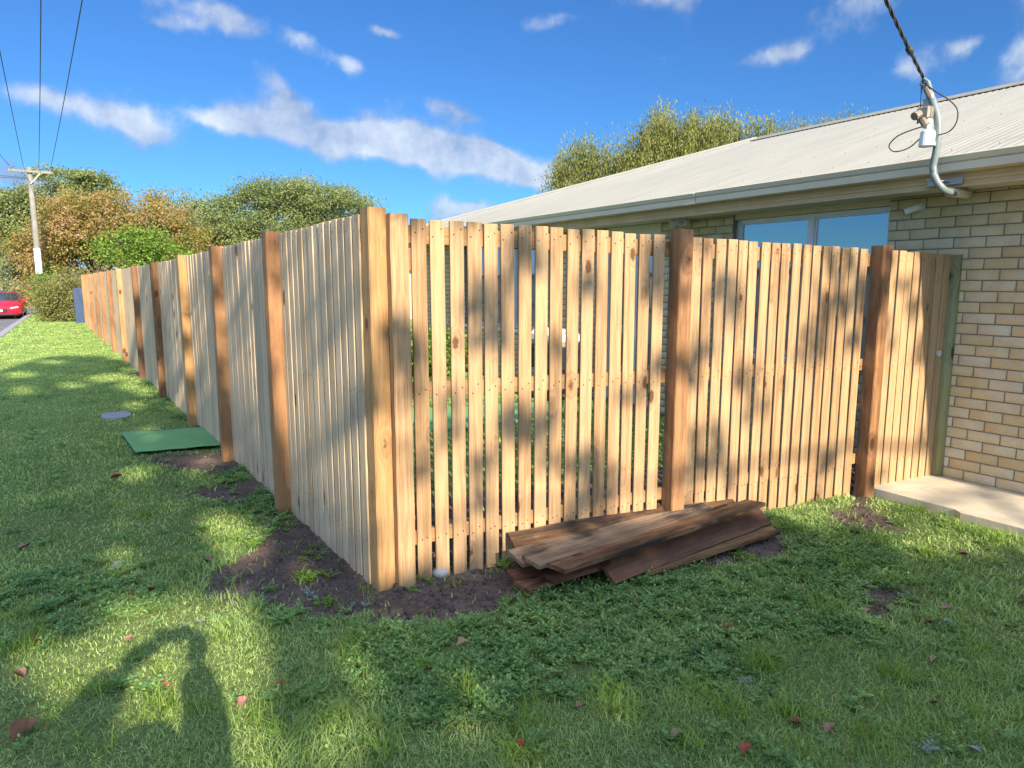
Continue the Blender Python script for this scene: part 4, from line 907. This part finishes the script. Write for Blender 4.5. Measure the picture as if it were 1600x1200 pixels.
def scatter(name, x, y, sc__, mat, label, cat='weeds', protos=RO):
    V = []
    z = fastheight(x, y); a = rng.uniform(0, 6.283, len(x)); ki = rng.integers(0, len(protos), len(x))
    for k, P in enumerate(protos):
        s_ = ki == k; ca, sa = np.cos(a[s_])[:, None], np.sin(a[s_])[:, None]; q_ = sc__[s_][:, None]
        V.append(np.stack([x[s_][:, None]+q_*(P[:, 0]*ca-P[:, 1]*sa), y[s_][:, None]+q_*(P[:, 0]*sa+P[:, 1]*ca), z[s_][:, None]+.002+q_*P[:, 2]], -1).reshape(-1, 3))
    V = np.concatenate(V); o = mk_np(name, V, np.arange(len(V)).reshape(-1, 4), mat); return tag(o, label, cat, kind='stuff')
x, y, r_ = polar(34000, 1.0, 12, .8); ok = lawn_ok(x, y); x, y = x[ok], y[ok]; wm = weed_mask(x, y); sm_ = soil_mask(x, y)
keep = rng.random(len(x)) < np.clip(wm*.8+.05*(x > .5)+.02, 0, 1)*(1-.93*sm_)*ss(.25, .5, fbm(x, y, 5, 51)+.15*wm); x, y = x[keep], y[keep]
scatter('weeds', x, y, rng.uniform(.55, 1.25, len(x)), M['weed'], 'blue green feathery leaved weeds spreading by the boards')
sw = [(1255, 905), (495, 905), (560, 830), (505, 900), (480, 870), (180, 905), (850, 905), (470, 905), (690, 895), (660, 905), (650, 900), (780, 880), (790, 890), (635, 900), (510, 940), (390, 855), (480, 900), (1160, 865), (1170, 870), (720, 890)]
x = np.array([gnd(*q_)[0] for q_ in sw for _ in range(3)])+rng.normal(size=len(sw)*3)*.025; y = np.array([gnd(*q_)[1] for q_ in sw for _ in range(3)])+rng.normal(size=len(sw)*3)*.025
ok = lawn_ok(x, y); x, y = x[ok], y[ok]
scatter('seedlings', x, y, rng.uniform(.5, 1.0, len(x)), M['tuft'], 'small green seedlings growing in the bare soil')
sv = [(690, 990), (700, 1000), (670, 975), (560, 945), (490, 930), (180, 890), (175, 905), (300, 978), (430, 785), (445, 800), (420, 770), (335, 650), (300, 640), (285, 625), (660, 985), (640, 1090), (1160, 1060), (1450, 1170), (510, 830), (500, 820)]
x = np.array([gnd(*q_)[0] for q_ in sv for _ in range(2)])+rng.normal(size=len(sv)*2)*.03; y = np.array([gnd(*q_)[1] for q_ in sv for _ in range(2)])+rng.normal(size=len(sv)*2)*.03
scatter('silver_weeds', x, y, rng.uniform(.4, .8, len(x)), M['silver'], 'pale silvery weeds dotted along the soil edge')
# clods
V = []; Q = []; k = 0
x, y, r_ = polar(60000, 1.2, 9, 1.0); sm_ = soil_mask(x, y); s_ = (sm_ > .8) & lawn_ok(x, y); x, y = x[s_][:7000], y[s_][:7000]; z = height(x, y); sz = rng.gamma(1.3, .0042, len(x))+.0018
cube = np.array([(a, b_, c_) for c_ in (-1, 1) for b_ in (-1, 1) for a in (-1, 1)], float); fq = np.array([(0, 2, 3, 1), (4, 5, 7, 6), (0, 1, 5, 4), (2, 6, 7, 3), (0, 4, 6, 2), (1, 3, 7, 5)])
cv = cube[None]*rng.uniform(.6, 1.1, (len(x), 8, 3))*sz[:, None, None]; cv *= np.where(cube[None, :, 2:3] > 0, .7, 1.1); cv = cv+np.stack([x, y, z], 1)[:, None]
o = mk_np('soil_clods', cv.reshape(-1, 3), (fq[None]+np.arange(len(x))[:, None, None]*8).reshape(-1, 4), plain('soil_clod', (.10, .075, .062), .95, .1, var=.4, nscale=30)); tag(o, 'crumbly dark clods on the bare soil', 'soil', kind='stuff')
q_ = gnd(688, 897); b = MB(); b.tube([(q_[0], q_[1], -.01), (q_[0], q_[1], .02), (q_[0], q_[1], .036)], [.042, .045, .022], 11); o = b.build('stone', M['grey_conc'], smooth=True); tag(o, 'rounded grey stone on the soil at the foot of the front pickets', 'stone')

# fallen leaves
LC = {'red': plain('leaf_red', (.30, .065, .04), .6, var=.3, nscale=60), 'brown': plain('leaf_brown', (.15, .07, .04), .7, var=.3, nscale=60), 'tan': plain('leaf_tan', (.34, .21, .12), .7, var=.3, nscale=60), 'pink': plain('leaf_pink', (.30, .15, .11), .7, var=.3, nscale=60), 'grey': plain('leaf_grey', (.24, .25, .25), .7, var=.2, nscale=60)}
def fallen(u, v, size, kind, label, ang=None):
    x, y = gnd(u, v); n = 7; V = []; cr = random.uniform(.25, .75); size *= .88
    for i in range(n+1):
        t = i/n; w_ = .34*math.sin(math.pi*t**.85)**.8*size if 0 < i < n else .004
        for s2 in (-1, 0, 1): V.append(((t-.5)*size, s2*w_, abs(s2)*w_*cr*2+.12*size*(t-.5)**2*2))
    Fq = [(i*3+k, i*3+k+1, i*3+4+k, i*3+3+k) for i in range(n) for k in range(2)]
    o = mk('fallen_leaf', V, Fq, LC[kind], smooth=True); o.location = (x, y, float(height(x, y))+.014)
    o.rotation_euler = (random.uniform(-.3, .3), random.uniform(-.25, .25), random.uniform(0, 6.28) if ang is None else ang)
    tag(o, label, 'leaf', 'fallen leaves on the lawn')
for a in ((1167, 1181, .065, 'red', 'rose red round leaf near the bottom right edge of the photo', .3), (40, 1150, .12, 'brown', 'large curled brown leaf in the bottom left corner', .9),
          (1243, 1134, .06, 'brown', 'rusty brown leaf on shaded grass above right of the rose leaf', 2.6), (1298, 1144, .06, 'pink', 'pinkish tan leaf right of the rusty leaf', .1), (723, 1013, .06, 'tan', 'tan oval leaf below the soil patch on green weeds', 0),
          (786, 990, .035, 'red', 'small red leaf among weeds below the boards'), (240, 927, .07, 'red', 'bright red leaf left of the soil patch', .2), (205, 933, .05, 'brown', 'brown leaf just left of the bright red leaf'), (37, 857, .075, 'pink', 'pink leaf alone on shaded lawn at the left'),
          (325, 880, .07, 'pink', 'pink leaf at the sunlit left tip of the soil'), (203, 1004, .05, 'pink', 'pinkish leaf at the top of the shadow of the raised arms'), (262, 1077, .05, 'red', 'orange leaf in the sunlit patch inside the shadow'), (30, 1064, .06, 'pink', 'pale pink leaf at the left edge beside the sunlit streak'),
          (60, 1012, .04, 'red', 'small orange red leaf on shaded grass at left'), (182, 749, .10, 'pink', 'pink leaf beyond the bare soil near the turf mat', .1), (380, 1105, .06, 'pink', 'pale curled leaf right of the photographer shadow', 1.0), (439, 1074, .045, 'red', 'orange leaf in shade right of the lit grass'),
          (1136, 983, .045, 'red', 'coral leaf in the weeds below the boards pile'), (1348, 915, .07, 'grey', 'silvery grey leaf on the weeds at right', .2), (1356, 960, .06, 'tan', 'pale yellow leaf below the silvery grey leaf', .1), (1477, 954, .05, 'pink', 'light pink leaf on the right lawn', 2.2),
          (1452, 976, .06, 'red', 'rust red leaf left of the grey leaf pair on the right lawn', -.2), (1482, 976, .05, 'grey', 'small grey leaf right beside the rust red leaf'), (1460, 1035, .045, 'tan', 'cream leaf on shaded grass at right', 0), (1505, 871, .05, 'brown', 'brown leaf at the edge of the sunlit grass by the path'),
          (1458, 1104, .04, 'brown', 'nearly black curled leaf on the shaded right lawn'), (905, 1170-60, .045, 'pink', 'pinkish brown leaf near the bottom centre of the lawn'), (1060, 1160, .06, 'pink', 'long pale leaf low in the centre foreground', 0), (812, 1168, .04, 'red', 'red leaf in the sunlit tuft at the bottom centre'),
          (1595, 935, .05, 'brown', 'dark brown leaf at the right edge of the photo'), (965, 915, .05, 'red', 'coral red leaf at the front edge of the board pile'), (1520, 1178, .05, 'grey', 'bluish grey leaf at the bottom right')):
    fallen(*a)

# ------------------------------------------------------------------ the photographer (throws the shadow on the lawn)
pl = np.array((math.cos(SUN_AZ), -math.sin(SUN_AZ))); al = np.array((math.sin(SUN_AZ), math.cos(SUN_AZ)))
def pw(pe, back, z): q = pl*pe-al*back; return Vector((q[0], q[1], z))
J = {'pel': pw(-.20, .42, .72), 'ch': pw(-.19, .42, 1.10), 'nk': pw(-.16, .41, 1.25), 'hd': pw(-.145, .40, 1.33), 'ht': pw(-.145, .40, 1.385),
     'sl': pw(-.37, .40, 1.20), 'el': pw(-.43, .22, 1.27), 'wl': pw(-.24, .10, 1.455), 'sr': pw(-.02, .40, 1.18), 'er': pw(.04, .24, 1.24), 'wr': pw(.012, .10, 1.42),
     'hl': pw(-.10, .41, .68), 'kl': pw(-.08, .42, .38), 'al': pw(-.07, .44, .05), 'tl': pw(-.06, .34, .03), 'hr': pw(-.30, .41, .68), 'kr': pw(-.32, .42, .38), 'ar': pw(-.33, .44, .05), 'tr': pw(-.34, .34, .03)}
E_ = [('pel', 'ch', .17, .20), ('ch', 'nk', .20, .09), ('nk', 'hd', .09, .115), ('hd', 'ht', .115, .09), ('ch', 'sl', .20, .12), ('sl', 'el', .12, .11), ('el', 'wl', .11, .07), ('ch', 'sr', .20, .12), ('sr', 'er', .12, .09), ('er', 'wr', .09, .06),
      ('pel', 'hl', .15, .11), ('hl', 'kl', .11, .075), ('kl', 'al', .075, .05), ('al', 'tl', .05, .04), ('pel', 'hr', .15, .11), ('hr', 'kr', .11, .075), ('kr', 'ar', .075, .05), ('ar', 'tr', .05, .04)]
names = list(J); rad = {}
for a, b_, ra, rb in E_: rad.setdefault(a, ra); rad[b_] = rb
me = bpy.data.meshes.new('person'); me.from_pydata([tuple(J[k]) for k in names], [(names.index(a), names.index(b_)) for a, b_, *_ in E_], []); me.materials.append(M['cloth'])
per = bpy.data.objects.new('person', me); C.objects.link(per); sk = per.modifiers.new('skin', 'SKIN')
for i, k in enumerate(names): me.skin_vertices[0].data[i].radius = (rad[k], rad[k])
me.skin_vertices[0].data[0].use_root = True
per.modifiers.new('sub', 'SUBSURF').levels = 2; per.modifiers['sub'].render_levels = 2
tag(per, 'person in dark clothes holding a phone up with both hands, seen only as a shadow', 'person')
b = MB()
for wr_, s2 in (('wl', -1), ('wr', 1)):
    w0 = J[wr_]; tgt = pw(-.155 if s2 < 0 else .045, .035, 1.50); b.tube([w0, w0.lerp(tgt, .5), tgt], [.034, .042, .03], 10)
    for k in range(4):
        f0 = tgt+Vector((0, 0, .015-.018*k)); b.tube([f0, f0+Vector((-s2*.03*pl[0], -s2*.03*pl[1], .005)), f0+Vector((-s2*.045*pl[0], .02, .0))], [.009, .0085, .007], 7)
    b.tube([tgt-Vector((0, 0, .03)), tgt+Vector((-s2*.035, 0, -.03))], [.011, .008], 7)
hd_ = b.build('hands', M['skin'], per, smooth=True)
b = MB(); T = Matrix.Translation(pw(-.062, .022, 1.515)) @ Matrix.Rotation(-YAW*.55, 4, 'Z'); b.box(-.077, .077, -.004, .004, -.036, .036, ch=.0035, T=T)
tag(b.build('phone', M['black']), 'dark phone held up in both hands, casting the flat top of the shadow', 'phone')

# ------------------------------------------------------------------ shade trees behind the photographer: real leaves, gaps where the lawn is sunlit
def proj(x, y, z):
    X_ = x*cyw-y*syw; Yf = x*syw+y*cyw; Z_ = z-H; d = np.maximum(Yf*cpw-Z_*spw, .05); return 800+F*X_/d, 600-F*(Yf*spw+Z_*cpw)/d
LIT = [(215, 741, 20, 13), (345, 820, 40, 20), (205, 603, 20, 6), (228, 612, 26, 7), (180, 590, 40, 6), (210, 634, 16, 6), (335, 714, 20, 9), (112, 602, 22, 5), (82, 566, 20, 3), (30, 585, 22, 5), (40, 610, 20, 5),
       (189, 872, 30, 20), (378, 856, 42, 34), (186, 950, 34, 14), (270, 962, 44, 24), (205, 1052, 148, 72), (365, 1012, 52, 74), (385, 1110, 50, 70), (408, 1190, 46, 56), (310, 1150, 60, 60), (552, 1050, 28, 46), (545, 1120, 30, 40), (520, 1175, 45, 40), (607, 968, 22, 26), (734, 1085, 22, 44), (700, 1050, 18, 20), (816, 1190, 40, 36), (943, 1098, 24, 34), (1180, 1190, 14, 8), (730, 1130, 30, 30),
       (1400, 850, 20, 8), (1470, 860, 30, 12), (5, 1040, 14, 30), (470, 895, 20, 18), (455, 930, 14, 12)]
litb = [(-50, 588), (0, 580), (30, 570), (70, 559), (100, 556), (160, 557), (205, 568), (260, 560), (1150, 560), (1190, 795), (1215, 822), (1270, 828), (1330, 822), (1370, 845), (1400, 868), (1450, 880), (1530, 868), (1600, 858), (1700, 850)]
LU = np.array([a for a, _ in litb], float); LV = np.array([b_ for _, b_ in litb], float)
tanE = math.tan(SUN_EL)
def want_lit(P):
    """1 where the sunbeam through P must stay open"""
    hz = P[:, 2]/tanE; gxx = P[:, 0]+math.sin(SUN_AZ)*hz; gyy = P[:, 1]+math.cos(SUN_AZ)*hz     # landing point on the ground
    u, v = proj(gxx, gyy, 0)
    yl = AY+(gxx-AX)*FD[1]/FD[0]                                 # front fence line
    on_ground = (gxx < AX) | (gyy < yl)
    lit = np.zeros(len(P))
    yw = np.hypot(0, 0)
    for (cu, cv_, ru, rv) in LIT: lit = np.maximum(lit, 1-ss(.95, 1.5, ((u-cu)/ru)**2+((v-cv_)/rv)**2+(fbm(gxx, gyy, 4.0, 33, 2)-.5)*.8))
    bl = np.interp(u, LU, LV); far = (v < bl) & ((gxx < AX) | (gxx > 3.2)); lit = np.where(far, 1.0, lit)
    vis = (gyy > .2)
    n1_ = fbm(gxx*3, gyy*1.2, 1.2, 61); lit = np.where(~vis, 0.0, lit)
    # fence front: dappled by height z on the fence plane
    zf = (gyy-yl)*tanE; xf = gxx-(gyy-yl)*math.tan(SUN_AZ)
    onf = (~on_ground) & (zf < 1.95) & (gxx < WX+.1)
    dap = .24+.76*ss(.34, .55, fbm(xf*4.8, zf*3.4, 1.3, 71, 3)+.10*ss(3.2, 4.4, xf)*ss(1.1, .3, zf)+.04-.05*ss(1.0, 1.8, zf)*ss(3.5, 4.5, xf))
    lit = np.where(onf, dap, lit)
    lit = np.where((~on_ground) & (zf >= 1.95), np.where(gxx > 2.2, 1.0, .35+.6*(fbm(gxx, gyy, 1.0, 81) > .5)), lit)
    # house wall
    hw = gxx > WX-.02; yh = gyy-(gxx-WX)/math.tan(SUN_AZ); zh = (gyy-yh)*tanE
    wl_ = np.where(zh < 1.25+.25*(fbm(yh, zh, 2.0, 91)-.5)*4, 1.0, np.where(zh < 2.25, .25, 1.0)); lit = np.where(hw & (yh < 3.0), wl_, lit)
    lit = np.where(hw & (yh >= 3.0), 1.0, lit)
    # grazing streaks on the street fence
    sfm = (gxx > AX-.75) & (gxx < AX+.05) & (gyy > AY+.3) & (gyy < 16); lit = np.where(sfm, np.maximum(lit, .75*(fbm(gxx*2, gyy, .9, 95) > .56)), lit)
    return lit
sh_leaf = ML('shade_tree_leaves', [(0, (.05, .10, .02)), (1, (.12, .18, .04))], trans=.2)
def shade_tree(base, label, x0, x1, y0, y1, z0, z1, n, big):
    P = np.stack([rng.uniform(x0, x1, n), rng.uniform(y0, y1, n), rng.uniform(z0, z1, n)], 1)
    l_ = want_lit(P); P = P[rng.random(len(P)) < np.clip(-np.log(np.maximum(l_, .004))/4.5, 0, 1)*(l_ < .985)]
    t = empty('shade_tree', base); V, Q = leaf_quads(P-np.array(base), big, .8); mk_np('crown', V, Q, sh_leaf, t)
    b = MB(); top = Vector((0, 0, z1*.75)); b.tube([(0, 0, -.2), (.15, .1, z1*.35), top], [.32, .26, .1], 12)
    for i in range(16):
        c_ = Vector(P[rng.integers(0, len(P))]-np.array(base)); a_ = top*random.uniform(.3, 1); b.tube([a_, a_.lerp(c_, .5)+Vector((0, 0, .3)), c_], [.05, .03, .01], 6, cap=False)
    b.build('trunk', M['bark'], t, smooth=True); tag(t, label, 'tree', 'trees behind the photographer')
shade_tree((-4.5, -9.5, 0), 'tall leafy tree behind the photographer shading the left lawn', -8.5, -.6, -11.5, -8, 3.4, 13.2, 62000, .17)
shade_tree((7.2, -9.5, 0), 'leafy tree behind the photographer dappling the front fence', -.6, 6.5, -11.5, -8, 3.4, 9.6, 52000, .15)
